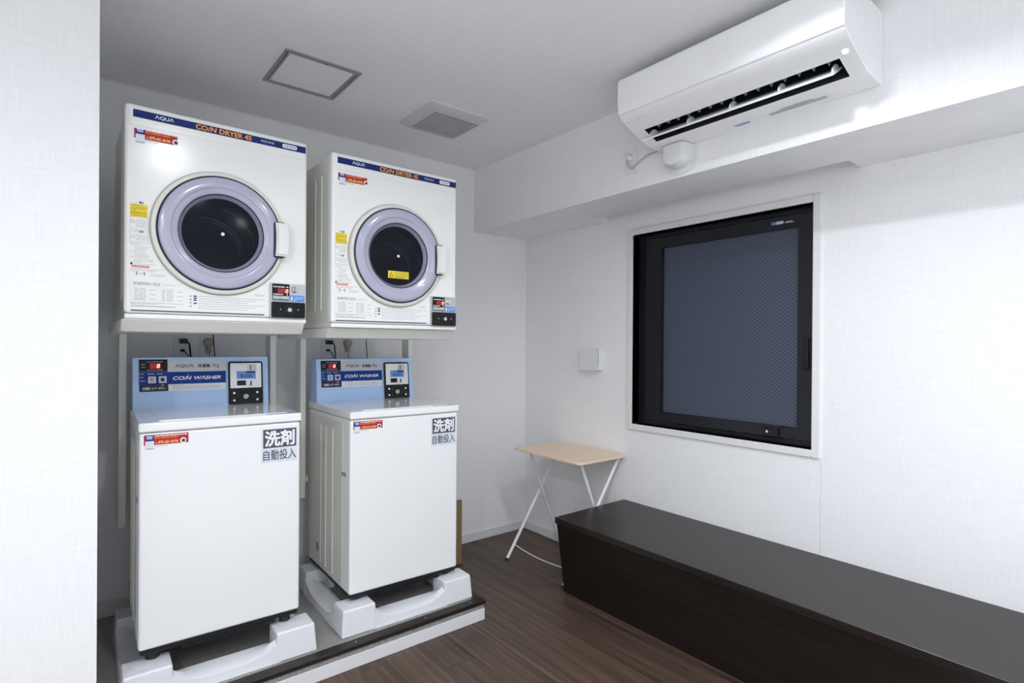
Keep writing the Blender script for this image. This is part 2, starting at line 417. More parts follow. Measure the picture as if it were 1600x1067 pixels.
# bead around the glass
wobj('glazing_bead', ring(FX + 0.010, 0.088, py0 + 0.004, py1 - 0.004, pz0 - 0.004, pz1 + 0.004, 0.006, 0.006, 0.006, 0.006), 'window_black')
wb = bmesh.new(); sp = 0.0245; ww = 0.0005
for sgn in (1, -1):
    c = -3.0
    while c < 3.0:
        # line z = sgn*0.78*(y-yc) + c clipped to the pane
        yc = (py0 + py1) / 2; pts = []
        lo, hi = py1, py0
        a = 0.78 * sgn
        ys = sorted(((pz0 - c) / a + yc, (pz1 - c) / a + yc))
        y0_, y1_ = max(lo, ys[0]), min(hi, ys[1])
        if y1_ - y0_ > 0.004:
            z0_, z1_ = a * (y0_ - yc) + c, a * (y1_ - yc) + c
            n = Vector((0, -(z1_ - z0_), y1_ - y0_)).normalized() * ww
            vs = [wb.verts.new(p) for p in ((0.0846, y0_ - n.y, z0_ - n.z), (0.0846, y1_ - n.y, z1_ - n.z), (0.0846, y1_ + n.y, z1_ + n.z), (0.0846, y0_ + n.y, z0_ + n.z))]
            wb.faces.new(vs)
        c += sp * 0.78
wm = wobj('wire_mesh', wb, 'wire', smooth=False); wm['kind'] = 'stuff'
wobj('handle', join(B(0.035, FX + 0.006, -1.906, -1.886, 1.318, 1.342, 0.003), B(0.030, 0.042, -1.912, -1.898, 1.205, 1.335, 0.004), B(0.044, FX + 0.006, -1.918, -1.884, 1.20, 1.345, 0.003)), 'black_plastic', label='black lever handle')
lk = wobj('lock', B(0.046, FX + 0.006, -1.774, -1.700, 0.880, 0.917, 0.002), 'black_plastic', label='black sash lock box')
wobj('key_cylinder', lathe([(0, -0.002), (0.006, -0.002), (0.0075, 0.0), (0.0075, 0.002)], (0.045, -1.7225, 0.899), 'X', 20), 'chrome', lk)
wobj('stay', B(0.040, 0.046, -1.79, -1.24, 0.864, 0.870, 0.001, 1), 'black_plastic')
wobj('catch', B(0.048, FX + 0.006, -1.793, -1.780, 0.918, 0.934, 0.002, 1), 'black_plastic')
st = wobj('maker_sticker', B(FX + 0.0052, FX + 0.006, -1.785, -1.728, 1.872, 1.886), 'label_silver')
wobj('sticker_corner', B(FX + 0.0048, FX + 0.0052, -1.750, -1.728, 1.872, 1.886), 'label_sky', st)
def wall_text(bm, x):   # from XZ plane facing -Y to a wall facing -X : local x -> -y
    for v in bm.verts: v.co = Vector((x, -v.co.x, v.co.z))
    return bm
wobj('fine_print', wall_text(dashes([(1.793, 1.832, 1.873), (1.795, 1.826, 1.877), (1.753, 1.783, 1.875), (1.753, 1.783, 1.880)], 0, 0.003), FX + 0.0046), 'ink_white', st, smooth=False)

# ------------------------------------------------------------------ ceiling fittings
hx0, hx1, hy0, hy1 = -1.877, -1.566, -0.770, -0.438
h = thing('ceiling_hatch', 'square inspection hatch with aluminium frame set in the ceiling', 'hatch', ((hx0 + hx1) / 2, (hy0 + hy1) / 2, ZC))
def mitre(w, z0, z1):
    out = []
    for (a, c_) in (((hx0, hy0), (hx1, hy0)), ((hx1, hy0), (hx1, hy1)), ((hx1, hy1), (hx0, hy1)), ((hx0, hy1), (hx0, hy0))):
        a, c_ = Vector((*a, 0)), Vector((*c_, 0)); cen = Vector(((hx0 + hx1) / 2, (hy0 + hy1) / 2, 0))
        def ins(p, d): return p + Vector((math.copysign(d, cen.x - p.x), math.copysign(d, cen.y - p.y), 0))
        prof = [(0, z1), (0, z0 + 0.001), (0.002, z0), (w * 0.42, z0), (w * 0.46, z0 + 0.003), (w * 0.54, z0 + 0.003), (w * 0.58, z0), (w - 0.003, z0 + 0.001), (w, z0 + 0.004), (w, z1)]
        bm = bmesh.new(); A = [bm.verts.new(ins(a, d) + Vector((0, 0, z))) for d, z in prof]; C_ = [bm.verts.new(ins(c_, d) + Vector((0, 0, z))) for d, z in prof]
        fs = [bm.faces.new((A[i], A[i + 1], C_[i + 1], C_[i])) for i in range(len(prof) - 1)] + [bm.faces.new(A), bm.faces.new(C_)]
        bmesh.ops.recalc_face_normals(bm, faces=fs); out.append(bm)
    return out
for bm in mitre(0.024, ZC - 0.008, ZC): obj('frame_bar', bm, 'alu', h, world=True, smooth=False)
obj('panel', B(hx0 + 0.0245, hx1 - 0.0245, hy0 + 0.0245, hy1 - 0.0245, ZC - 0.003, ZC), 'ceiling_paper', h, world=True)
obj('latch', lathe([(0, -0.0105), (0.003, -0.0105), (0.003, -0.006)], (-1.715, hy0 + 0.012, ZC), 'Z', 12), 'black_plastic', h, world=True)

vx0, vx1, vy0, vy1 = -1.204, -0.864, -0.738, -0.392
vt = thing('ceiling_vent', 'square white exhaust fan grille on the ceiling', 'vent', ((vx0 + vx1) / 2, (vy0 + vy1) / 2, ZC))
gx0, gx1, gy0, gy1 = -1.141, -0.882, -0.660, -0.402
bm = bmesh.new(); lv = []
for (ins_, z, r) in ((0.0, ZC, 0.018), (0.001, ZC - 0.006, 0.018), (0.018, ZC - 0.016, 0.014)):
    lv.append([bm.verts.new((x, y, z)) for x, y in rrect(vx0 + ins_, vx1 - ins_, vy0 + ins_, vy1 - ins_, r)])
lv.append([bm.verts.new((x, y, ZC - 0.018)) for x, y in rrect(gx0, gx1, gy0, gy1, 0.001)])
lv.append([bm.verts.new((x, y, ZC - 0.004)) for x, y in rrect(gx0, gx1, gy0, gy1, 0.001)])
fs = []
for A, C_ in zip(lv, lv[1:]):
    for i in range(len(A)): fs.append(bm.faces.new((A[i], A[(i + 1) % len(A)], C_[(i + 1) % len(A)], C_[i])))
bmesh.ops.recalc_face_normals(bm, faces=fs)
obj('cover', bm, 'vent_plastic', vt, world=True)
obj('fan_void', B(gx0, gx1, gy0, gy1, ZC - 0.004, ZC - 0.003), 'void', vt, world=True)
bm = bmesh.new(); nx, ny = 22, 18
for i in range(1, nx): x = gx0 + (gx1 - gx0) * i / nx; box(bm, x - 0.0015, x + 0.0015, gy0, gy1, ZC - 0.0175, ZC - 0.0155)
gr = obj('grille', bm, 'vent_plastic', vt, world=True, smooth=False); gr['kind'] = 'stuff'
bm = bmesh.new()
for i in range(1, ny): y = gy0 + (gy1 - gy0) * i / ny; w_ = 0.0042 if i % 2 == 0 else 0.0016; box(bm, gx0, gx1, y - w_ / 2, y + w_ / 2, ZC - 0.0178, ZC - 0.0155)
gr = obj('grille', bm, 'vent_plastic', vt, world=True, smooth=False); gr['kind'] = 'stuff'

LN = ['above the viewer, nearest the machines', 'nearest the air conditioner', 'added on the unseen left side for fill, nearer the partition', 'added behind the viewer for fill, in line with the air conditioner', 'added on the unseen left side for fill, farther from the partition']
for i, (lx, ly, lw) in enumerate(LAMPS):
    d = thing('downlight', 'round recessed ceiling downlight ' + LN[i], 'downlight', (lx, ly, ZC), group='recessed ceiling downlights')
    obj('trim_ring', lathe([(0.066, 0), (0.066, -0.004), (0.060, -0.007), (0.050, -0.006), (0.047, 0.0)], (0, 0, 0), 'Z', 40), 'trim_white', d)
    obj('lens', lathe([(0.049, -0.001), (0, -0.001)], (0, 0, 0), 'Z', 40), 'lamp_lens', d)
    ld = bpy.data.lights.new('downlight_lamp', 'AREA'); ld.shape = 'DISK'; ld.size = 0.09; ld.energy = lw; ld.color = LAMP_COL; ld.spread = R(147 if i == 1 else 165)
    lo = bpy.data.objects.new('downlight_lamp', ld); COL.objects.link(lo); lo.parent = d; lo.location = (0, 0, -0.008)

# ------------------------------------------------------------------ bench
by0, by1 = -0.903, -3.25
bn = thing('bench', 'long dark brown wooden box bench along the window wall', 'bench', (-0.27, -2.0, 0))
obj('top', B(-0.5527, -0.002, by1, by0, 0.3727, 0.4032, 0.0015, 1), 'bench_wood', bn, world=True)
bm = bmesh.new(); prism(bm, [(-0.488, 0.0), (-0.002, 0.0), (-0.002, 0.3727), (-0.545, 0.3727)], 'Y', by1 + 0.008, by0 - 0.008)
obj('base', bm, 'bench_wood', bn, world=True, smooth=False)

# ------------------------------------------------------------------ folding table
tb = thing('folding_table', 'small folding table with beech top and white tube legs in the corner', 'table', (-0.2, -0.64, 0))
TX0, TX1, TY0, TY1, TZ = -0.398, -0.004, -0.930, -0.358, 0.667
bm = bmesh.new(); prism(bm, rrect(TX0, TX1, TY0, TY1, 0.035, 6), 'Z', TZ - 0.014, TZ)
bmesh.ops.bevel(bm, geom=[e for e in bm.edges if abs(e.verts[0].co.z - e.verts[1].co.z) < 1e-6], offset=0.003, segments=2, affect='EDGES')
obj('tabletop', bm, 'table_beech', tb, world=True)
LR = 0.0098
for Yl in (-0.392, -0.877):                       # frame with its feet out in the room
    obj('leg', tube([(-0.464, Yl, 0.006), (-0.025, Yl, 0.640)], LR, 12), 'tube_white', tb, world=True)
    obj('foot_cap', tube([(-0.468, Yl, 0.0), (-0.460, Yl, 0.012)], LR + 0.0012, 12), 'rubber', tb, world=True)
for Yl, dy in ((-0.418, -1), (-0.850, 1)):        # frame with its feet by the wall
    obj('leg', tube(smooth_path([(-0.040, Yl, 0.006), (-0.150, Yl, 0.265), (-0.298, Yl, 0.615), (-0.312, Yl + dy * 0.006, 0.636), (-0.316, Yl + dy * 0.035, 0.642)]), LR, 12), 'tube_white', tb, world=True)
    obj('foot_cap', tube([(-0.0375, Yl, 0.0), (-0.042, Yl, 0.012)], LR + 0.0012, 12), 'rubber', tb, world=True)
obj('top_bar', tube([(-0.316, -0.452, 0.642), (-0.316, -0.816, 0.642)], LR, 12), 'tube_white', tb, world=True)
obj('top_bar', tube([(-0.025, -0.385, 0.642), (-0.025, -0.884, 0.642)], LR, 12), 'tube_white', tb, world=True)
obj('stretcher', tube([(-0.408 - 0.010 * math.sin(math.pi * t / 10), -0.392 - 0.0485 * t, 0.083 - 0.012 * math.sin(math.pi * t / 10)) for t in range(11)], 0.0032, 8), 'tube_white', tb, world=True)
obj('stretcher', tube([(-0.075, -0.418 - 0.0432 * t, 0.088) for t in range(11)], 0.0032, 8), 'tube_white', tb, world=True)
for Yl in (-0.405, -0.8635):
    obj('pivot', tube([(-0.181, Yl - 0.03, 0.412 - 0.075), (-0.181, Yl + 0.03, 0.412 - 0.075)], 0.004, 8), 'steel', tb, world=True)
obj('clip', B(-0.20, -0.17, -0.44, -0.40, 0.645, 0.6535, 0.002, 1), 'black_plastic', tb, world=True)

# ------------------------------------------------------------------ cardboard standing behind the right washer
cb = thing('cardboard_sheet', 'brown flattened cardboard standing upright behind the right washing machine', 'cardboard', (-0.82, -0.25, 0))
obj('panel', B(-0.930, -0.708, -0.265, -0.255, 0, 0.377, 0.001, 1), 'cardboard', cb, world=True)
obj('panel', B(-0.930, -0.708, -0.2545, -0.2445, 0, 0.375, 0.001, 1), 'cardboard', cb, world=True)
obj('end_flap', B(-0.7078, -0.7055, -0.264, -0.245, 0.012, 0.372), 'cardboard', cb, world=True)

# ------------------------------------------------------------------ small box on the window wall
wbx = thing('wall_box', 'small square white box with a dark gap beside its cover on the wall between table and window', 'box', (0, -0.676, 1.146))
obj('case', B(-0.046, 0, -0.735, -0.584, 1.148, 1.277, 0.003), 'trim_white', wbx, world=True)
obj('cover', B(-0.052, -0.0475, -0.734, -0.582, 1.146, 1.278, 0.002), 'trim_white', wbx, world=True)
obj('slot', B(-0.0475, -0.0440, -0.7356, -0.7335, 1.172, 1.274), 'ink_grey', wbx, world=True)  # grey strip painting the shade in the gap behind the cover
obj('knob', lathe([(0, -0.010), (0.008, -0.010), (0.009, 0.0)], (-0.034, -0.662, 1.147), 'Z', 16), 'trim_white', wbx, world=True)

# ------------------------------------------------------------------ air conditioner
AY0, AY1 = -1.481, -2.345
ac = thing('air_conditioner', 'white wall-mounted air conditioner on the beam above the window', 'air conditioner', (-SX, (AY0 + AY1) / 2, 2.165))
prof = [(-0.452, 2.402), (-0.735, 2.404), (-0.752, 2.400), (-0.759, 2.390), (-0.760, 2.29), (-0.757, 2.268), (-0.750, 2.254), (-0.737, 2.241), (-0.712, 2.228), (-0.682, 2.215)]
slot_a, slot_b = (-0.655, 2.2045), (-0.571, 2.174)
prof2 = [(-0.54, 2.170), (-0.49, 2.167), (-0.452, 2.164)]
SL, SR = -1.540, -2.292     # slot ends
def ac_shell():
    bm = bmesh.new()
    outer = prof + [slot_a, slot_b] + prof2
    n = len(outer); ia = len(prof); ib = ia + 1
    rows = []
    for Y in (AY0, AY0 - 0.004, SL, SR, AY1 + 0.004, AY1):
        k = 0.004 if Y in (AY0, AY1) else 0
        cx_, cz_ = -0.60, 2.285
        rows.append([bm.verts.new((x + (k if x < -0.5 else 0), Y, z - (k if z > cz_ else -k))) for x, z in outer])
    fs = []
    for r in range(5):
        for i in range(n):
            j = (i + 1) % n
            if r == 2 and i == ia: continue
            if i == n - 1: pass
            fs.append(bm.faces.new((rows[r][i], rows[r][j], rows[r + 1][j], rows[r + 1][i])))
    fs.append(bm.faces.new(rows[0])); fs.append(bm.faces.new(rows[-1]))
    # outlet duct going up and back behind the slot
    a0, a1, b0, b1 = rows[2][ia], rows[3][ia], rows[2][ib], rows[3][ib]
    bmesh.ops.recalc_face_normals(bm, faces=fs)
    return bm
obj('body', ac_shell(), 'ac_white', ac, world=True)
# duct behind the slot (dark), open towards the room
bm = bmesh.new()
d0 = [(-0.655, 2.2045), (-0.600, 2.262), (-0.530, 2.262), (-0.571, 2.174)]
for (p, q) in zip(d0, d0[1:]):
    bm.faces.new([bm.verts.new((p[0], SL, p[1])), bm.verts.new((q[0], SL, q[1])), bm.verts.new((q[0], SR, q[1])), bm.verts.new((p[0], SR, p[1]))])
for Y in (SL, SR): bm.faces.new([bm.verts.new((x, Y, z)) for x, z in d0])
obj('air_duct', bm, 'ac_dark', ac, world=True, smooth=False)
# seam between front panel and lower cover, and vane line
obj('panel_seam', join(tube([(-0.7515, AY0 - 0.003, 2.2535), (-0.7515, AY1 + 0.003, 2.2535)], 0.0009, 6)), 'ac_grey', ac, world=True)
# vertical louvers in the duct
lv_m = None
for i in range(15):
    y = SL - 0.045 - i * (SL - SR - 0.09) / 14
    bm = bmesh.new(); prism(bm, [(-0.634, 2.216), (-0.606, 2.250), (-0.590, 2.248), (-0.612, 2.212)], 'Y', y - 0.0008, y + 0.0008)
    obj('louver', bm, 'ac_louver', ac, world=True, smooth=False)
# horizontal vane hanging open in the slot
bm = bmesh.new(); prism(bm, [(-0.641, 2.1645), (-0.6435, 2.1690), (-0.641, 2.1735), (-0.578, 2.2125), (-0.573, 2.2105), (-0.575, 2.2065)], 'Y', SL + 0.018, SR + 0.022)
vane = obj('vane', bm, 'ac_white', ac, world=True, label='white air vane')
for y in (SL - 0.012, SL - 0.19, SL - 0.37, SL - 0.55, SR + 0.030):
    bm = bmesh.new(); prism(bm, [(-0.632, 2.178), (-0.628, 2.196), (-0.612, 2.212), (-0.590, 2.215), (-0.585, 2.207)], 'Y', y - 0.003, y + 0.003)
    obj('vane_arm', bm, 'ac_louver' if False else 'ac_white', ac, world=True, smooth=False)
obj('sensor_eye', lathe([(0, -0.012), (0.007, -0.011), (0.0115, -0.005), (0.0125, 0.004)], (-0.671, -2.315, 2.211), 'Z', 24), 'ink_white', ac, world=True)
for k in range(3): obj('pilot_lamp', lathe([(0, -0.001), (0.0022, -0.001), (0.0022, 0.004)], (-0.680, -2.14 - 0.018 * k, 2.2140), 'Z', 10), 'ac_grey', ac, world=True)
# print on the underside (reads from below) and the maker's name on the lower front
def under_text(bm, y_right, x, z, slope=0.0):
    for v in bm.verts: v.co = Vector((x - v.co.z, y_right - v.co.x, z + slope * v.co.z))
    return bm
obj('fine_print', under_text(dashes([(0, 0.20, 0.0), (0.0, 0.20, 0.011), (0.05, 0.16, 0.022)], 0, 0.007, random.Random(8)), -1.99, -0.482, 2.1655, 0.0009 / 0.022), 'ink_grey', ac, world=True, smooth=False)
obj('fine_print', under_text(dashes([(0, 0.06, 0.0), (0.0, 0.06, 0.010)], 0, 0.007, random.Random(9)), -1.852, -0.480, 2.1655, 0.0009 / 0.022), 'label_sky', ac, world=True, smooth=False)
def front_text(bm, y_left, p, q):   # lay on the segment p->q of the AC profile (x,z); text z=0 at p
    d = Vector((q[0] - p[0], 0, q[1] - p[1])).normalized(); nrm = Vector((d.z, 0, -d.x)); nrm = nrm if nrm.z < 0 else -nrm
    for v in bm.verts: v.co = Vector((p[0], y_left - v.co.x, p[1])) + d * v.co.z + nrm * 0.0006
    return bm
obj('lettering', front_text(text_bm('MITSUBISHI', 0, 0.052, 0, 0.006, 0), -1.497, (-0.712, 2.228), (-0.737, 2.241)), 'ac_grey', ac, world=True, smooth=False)
obj('lettering', front_text(text_bm('霧ヶ峰', 0, 0.030, 0, 0.010, 0), -1.556, (-0.712, 2.228), (-0.737, 2.241)), 'ac_grey', ac, world=True, smooth=False)

# pipe cover below the air conditioner
pc = thing('pipe_cover', 'white rounded pipe sleeve cover below the air conditioner', 'pipe cover', (-SX, -1.58, 2.05))
def dee(y0, y1, z0, z1):
    out = [(y1, z1), (y0, z1)]; cy, r = (y0 + y1) / 2, (y1 - y0) / 2
    for i in range(13):
        t = math.pi * (1 + i / 12); out.append((cy + r * math.cos(t), z0 + (z1 - z0) * 0.45 * (1 + math.sin(t))))
    return out
bm = bmesh.new(); prism(bm, dee(-1.664, -1.500, 2.048, 2.162), 'X', -SX - 0.008, -SX)
obj('flange', bm, 'trim_white', pc, world=True)
bm = bmesh.new(); rows = []
for X, s in ((-SX - 0.008, 1.0), (-SX - 0.045, 0.98), (-SX - 0.065, 0.86), (-SX - 0.072, 0.6)):
    pts = dee(-1.640, -1.522, 2.070, 2.1635); cy, cz = -1.581, 2.14
    rows.append([bm.verts.new((X, cy + (y - cy) * s, z if z > 2.16 else cz + (z - cz) * s)) for y, z in pts])
fs = [bm.faces.new((A[i], A[(i + 1) % len(A)], C_[(i + 1) % len(A)], C_[i])) for A, C_ in zip(rows, rows[1:]) for i in range(len(A))] + [bm.faces.new(rows[-1])]
bmesh.ops.recalc_face_normals(bm, faces=fs); obj('hood', bm, 'trim_white', pc, world=True)

# outlet on the beam and the AC cord
so = thing('wall_outlet', 'white outlet plate on the beam beside the pipe cover', 'outlet', (-SX, -1.307, 2.112), group='wall outlets')
obj('plate', B(-SX - 0.006, -SX, -1.345, -1.268, 2.112, 2.230, 0.002), 'outlet_white', so, world=True)
obj('insert', B(-SX - 0.0075, -SX - 0.006, -1.325, -1.288, 2.130, 2.212, 0.001, 1), 'trim_white', so, world=True)
cd = thing('power_cord', 'thin grey power cord looping from the beam outlet to the air conditioner', 'cord', (-SX - 0.02, -1.30, 2.15))
obj('plug', lathe([(0, -0.032), (0.012, -0.030), (0.015, -0.022), (0.015, -0.0076)], (-SX, -1.302, 2.188), 'X', 18), 'outlet_white', cd, world=True)
obj('cable', tube(smooth_path([(-SX - 0.026, -1.302, 2.186), (-SX - 0.030, -1.306, 2.165), (-SX - 0.026, -1.312, 2.142), (-SX - 0.018, -1.330, 2.134), (-SX - 0.014, -1.352, 2.150), (-SX - 0.012, -1.40, 2.172), (-SX - 0.012, -1.45, 2.177), (-SX - 0.012, -1.500, 2.172), (-SX - 0.012, -1.518, 2.165)]), 0.0035, 8), 'cord_grey', cd, world=True)

# ------------------------------------------------------------------ outlets behind the washers
def outlet(x, label):
    o = thing('wall_outlet', label, 'outlet', (x, 0, 1.222), group='wall outlets')
    obj('plate', B(-0.035, 0.035, -0.006, 0, 0, 0.120, 0.002), 'outlet_white', o)
    obj('insert', B(-0.017, 0.017, -0.0075, -0.006, 0.018, 0.102, 0.001, 1), 'trim_white', o)
def plug(x, kind, label):
    t = thing('power_cord', label, 'cord', (x, -0.0076, 1.222), group='cords behind the washers')
    if kind == 'black':
        obj('plug', B(-0.016, 0.014, -0.038, 0, 0.072, 0.094, 0.004), 'black_plastic', t)
        obj('cable', tube(smooth_path([(0.008, -0.034, 0.083), (0.020, -0.036, 0.070), (0.025, -0.034, 0.030), (0.030, -0.030, -0.02), (0.034, -0.03, -0.12), (0.035, -0.032, -0.26)]), 0.0035, 8), 'black_plastic', t)
        obj('plug', B(-0.012, 0.006, -0.016, 0, 0.034, 0.046, 0.003), 'black_plastic', t)
        obj('cable', tube(smooth_path([(0.000, -0.015, 0.040), (0.010, -0.018, 0.028), (0.022, -0.02, 0.0), (0.024, -0.022, -0.10), (0.024, -0.024, -0.25)]), 0.0022, 8), 'black_plastic', t)
    else:
        obj('plug', join(lathe([(0, -0.030), (0.018, -0.028), (0.022, -0.020), (0.022, 0)], (0, 0, 0.078), 'Y', 20), B(-0.010, 0.010, -0.026, 0, 0.030, 0.062, 0.005)), 'plug_beige', t)
        obj('cable', tube(smooth_path([(0, -0.02, 0.035), (0.001, -0.022, 0.0), (0.004, -0.024, -0.10), (0.004, -0.026, -0.25)]), 0.003, 8), 'plug_beige', t)
outlet(-2.112, 'white outlet plate with black plug behind the left washing machine'); outlet(-2.006, 'white outlet plate with beige plug behind the left washing machine')
outlet(-1.420, 'white outlet plate with black plug behind the right washing machine'); outlet(-1.314, 'white outlet plate with beige plug behind the right washing machine')
plug(-2.112, 'black', 'black plug and cords above the left washing machine panel'); plug(-2.006, 'beige', 'beige plug and cord above the left washing machine panel')
plug(-1.420, 'black', 'black plug and cords above the right washing machine panel'); plug(-1.314, 'beige', 'beige plug and cord above the right washing machine panel')
for x, lab in ((-1.994, 'thin black cable hanging down the wall above the left washing machine'), (-1.222, 'thin black cable hanging down the wall above the right washing machine')):
    t = thing('hanging_cable', lab, 'cord', (x, -0.05, 1.0))
    obj('cable', tube(smooth_path([(0, 0, 0.372), (0.002, -0.004, 0.30), (0.010, 0, 0.20), (0.012, 0.004, 0.0)]), 0.0025, 8), 'black_plastic', t)

# ------------------------------------------------------------------ service sticker shared by all four machines
def service_sticker(parent, x0, z0, y, w=0.132, hgt=0.035):
    """red rental notice: blue corner, phone number, round badge; the code square is left plain"""
    s = obj('service_sticker', plate(x0, x0 + w, z0, z0 + hgt, y - 0.0004, y), 'ink_red', parent, label='red and blue service sticker', smooth=False)
    obj('blue_corner', plate(x0 + 0.004, x0 + 0.029, z0 + 0.014, z0 + hgt, y - 0.0007, y - 0.0004), 'ink_blue', s, smooth=False)
    obj('pale_square', plate(x0 + 0.004, x0 + 0.029, z0 - 0.012, z0 + 0.014, y - 0.0007, y), 'label_pale', s, smooth=False)
    obj('underline', plate(x0 + 0.004, x0 + 0.029, z0 - 0.013, z0 - 0.0115, y - 0.0009, y), 'ink_navy', s, smooth=False)
    text('075-621-8196', x0 + 0.042, x0 + 0.101, z0 + 0.004, z0 + 0.013, y - 0.0009, 'ink_pale_yellow', s, bold=0.02)
    text('TEL', x0 + 0.032, x0 + 0.040, z0 + 0.004, z0 + 0.009, y - 0.0009, 'ink_pale_yellow', s)
    obj('fine_print', dashes([(x0 + 0.031, x0 + 0.128, z0 + 0.028), (x0 + 0.007, x0 + 0.026, z0 + 0.027), (x0 + 0.009, x0 + 0.024, z0 + 0.021)], y - 0.0010, 0.0042), 'ink_white', s, smooth=False)
    obj('fine_print', dashes([(x0 + 0.031, x0 + 0.100, z0 + 0.0215)], y - 0.0010, 0.0036, random.Random(5)), 'ink_orange', s, smooth=False)
    obj('fine_print', dashes([(x0 + 0.031, x0 + 0.070, z0 - 0.006)], y - 0.0006, 0.002, random.Random(6)), 'ink_grey', s, smooth=False)
    obj('badge', lathe([(0, -0.0011), (0.0095, -0.0011), (0.0095, 0)], (x0 + 0.116, y, z0 + 0.009), 'Y', 24), 'ink_white', s, smooth=False)
    obj('badge_spot', lathe([(0, -0.0013), (0.0055, -0.0013), (0.0055, -0.0005)], (x0 + 0.1165, y, z0 + 0.0085), 'Y', 20), 'ink_dark', s, smooth=False)

# ------------------------------------------------------------------ drip trays
def tray(x0, y0, rz, label):
    t = thing('drip_tray', label, 'tray', (x0, y0, PZ), rz, 'white trays under the washing machines')
    W, D, H = 0.637, 0.615, 0.108
    parts = []
    def block(xa, xb, ya, yb, sx, sy):
        bm = bmesh.new(); k = 0.008
        # outer faces lean in slightly towards the top; pocket for the machine foot open to the inside
        box(bm, xa, xb, ya, yb, 0, H)
        for v in bm.verts:
            if v.co.z > 0.01:
                if abs(v.co.x - (xa if sx < 0 else xb)) < 1e-6: v.co.x -= sx * k
                if abs(v.co.y - (ya if sy < 0 else yb)) < 1e-6: v.co.y -= sy * k
        bev(bm, 0.007, 3); return bm
    L = 0.150; T = 0.085
    for sx in (-1, 1):
        for sy in (-1, 1):
            xa, xb = (0, L) if sx < 0 else (W - L, W); ya, yb = (0, T + 0.035) if sy < 0 else (D - T - 0.035, D)
            parts.append(block(xa, xb, ya, yb, sx, sy))
            # raised lip on the outer edges
            lip = bmesh.new()
            ex0, ex1 = (0.009, 0.024) if sx < 0 else (W - 0.024, W - 0.009)
            ey0, ey1 = (ya + 0.012, yb - 0.006)
            box(lip, ex0, ex1, ey0, ey1, H - 0.02, H + 0.0010); bev(lip, 0.004, 2); parts.append(lip)
    # low rails with a dished top between the corner blocks
    def rail(n0, n1, axis, a0, a1, fwd):
        """curved ledge; top follows a shallow smile"""
        N = 14; bm = bmesh.new(); top = []
        for i in range(N + 1):
            u = i / N; e = 2 * u - 1
            zf = 0.030 + 0.045 * abs(e) ** 3.2; zb = 0.046
            c = n0 + (n1 - n0) * u
            row = []
            for a, z in ((a0, 0), (a0 + fwd * 0.004, zf), (a0 + fwd * 0.030, zf + 0.012), (a1, zb), (a1, 0)):
                row.append(bm.verts.new((c, a, z) if axis == 'X' else (a, c, z)))
            top.append(row)
        fs = []
        for A, C_ in zip(top, top[1:]):
            for j in range(5): fs.append(bm.faces.new((A[j], A[(j + 1) % 5], C_[(j + 1) % 5], C_[j])))
        fs += [bm.faces.new(top[0]), bm.faces.new(top[-1])]
        bmesh.ops.recalc_face_normals(bm, faces=fs); return bm
    parts.append(rail(L - 0.012, W - L + 0.012, 'X', 0.003, 0.085, 1)); parts.append(rail(L - 0.012, W - L + 0.012, 'X', D - 0.003, D - 0.085, -1))
    parts.append(rail(T + 0.022, D - T - 0.022, 'Y', 0.003, 0.085, 1)); parts.append(rail(T + 0.022, D - T - 0.022, 'Y', W - 0.003, W - 0.085, -1))
    obj('pan', join(*parts), 'tray_plastic', t)
    for sx in (0, 1):
        for sy in (0, 1):
            xc = 0.070 if sx == 0 else W - 0.070; yc = 0.075 if sy == 0 else D - 0.075
            obj('foot_pad', lathe([(0, 0.0012), (0.030, 0.0012), (0.032, 0.0)], (xc, yc, H), 'Z', 20), 'tray_plastic', t)
WYAW = -1.3
tray(-2.4006, -0.8223, WYAW, 'white plastic drip tray under the left washing machine')
tray(-1.6590, -0.8223, WYAW, 'white plastic drip tray under the right washing machine')

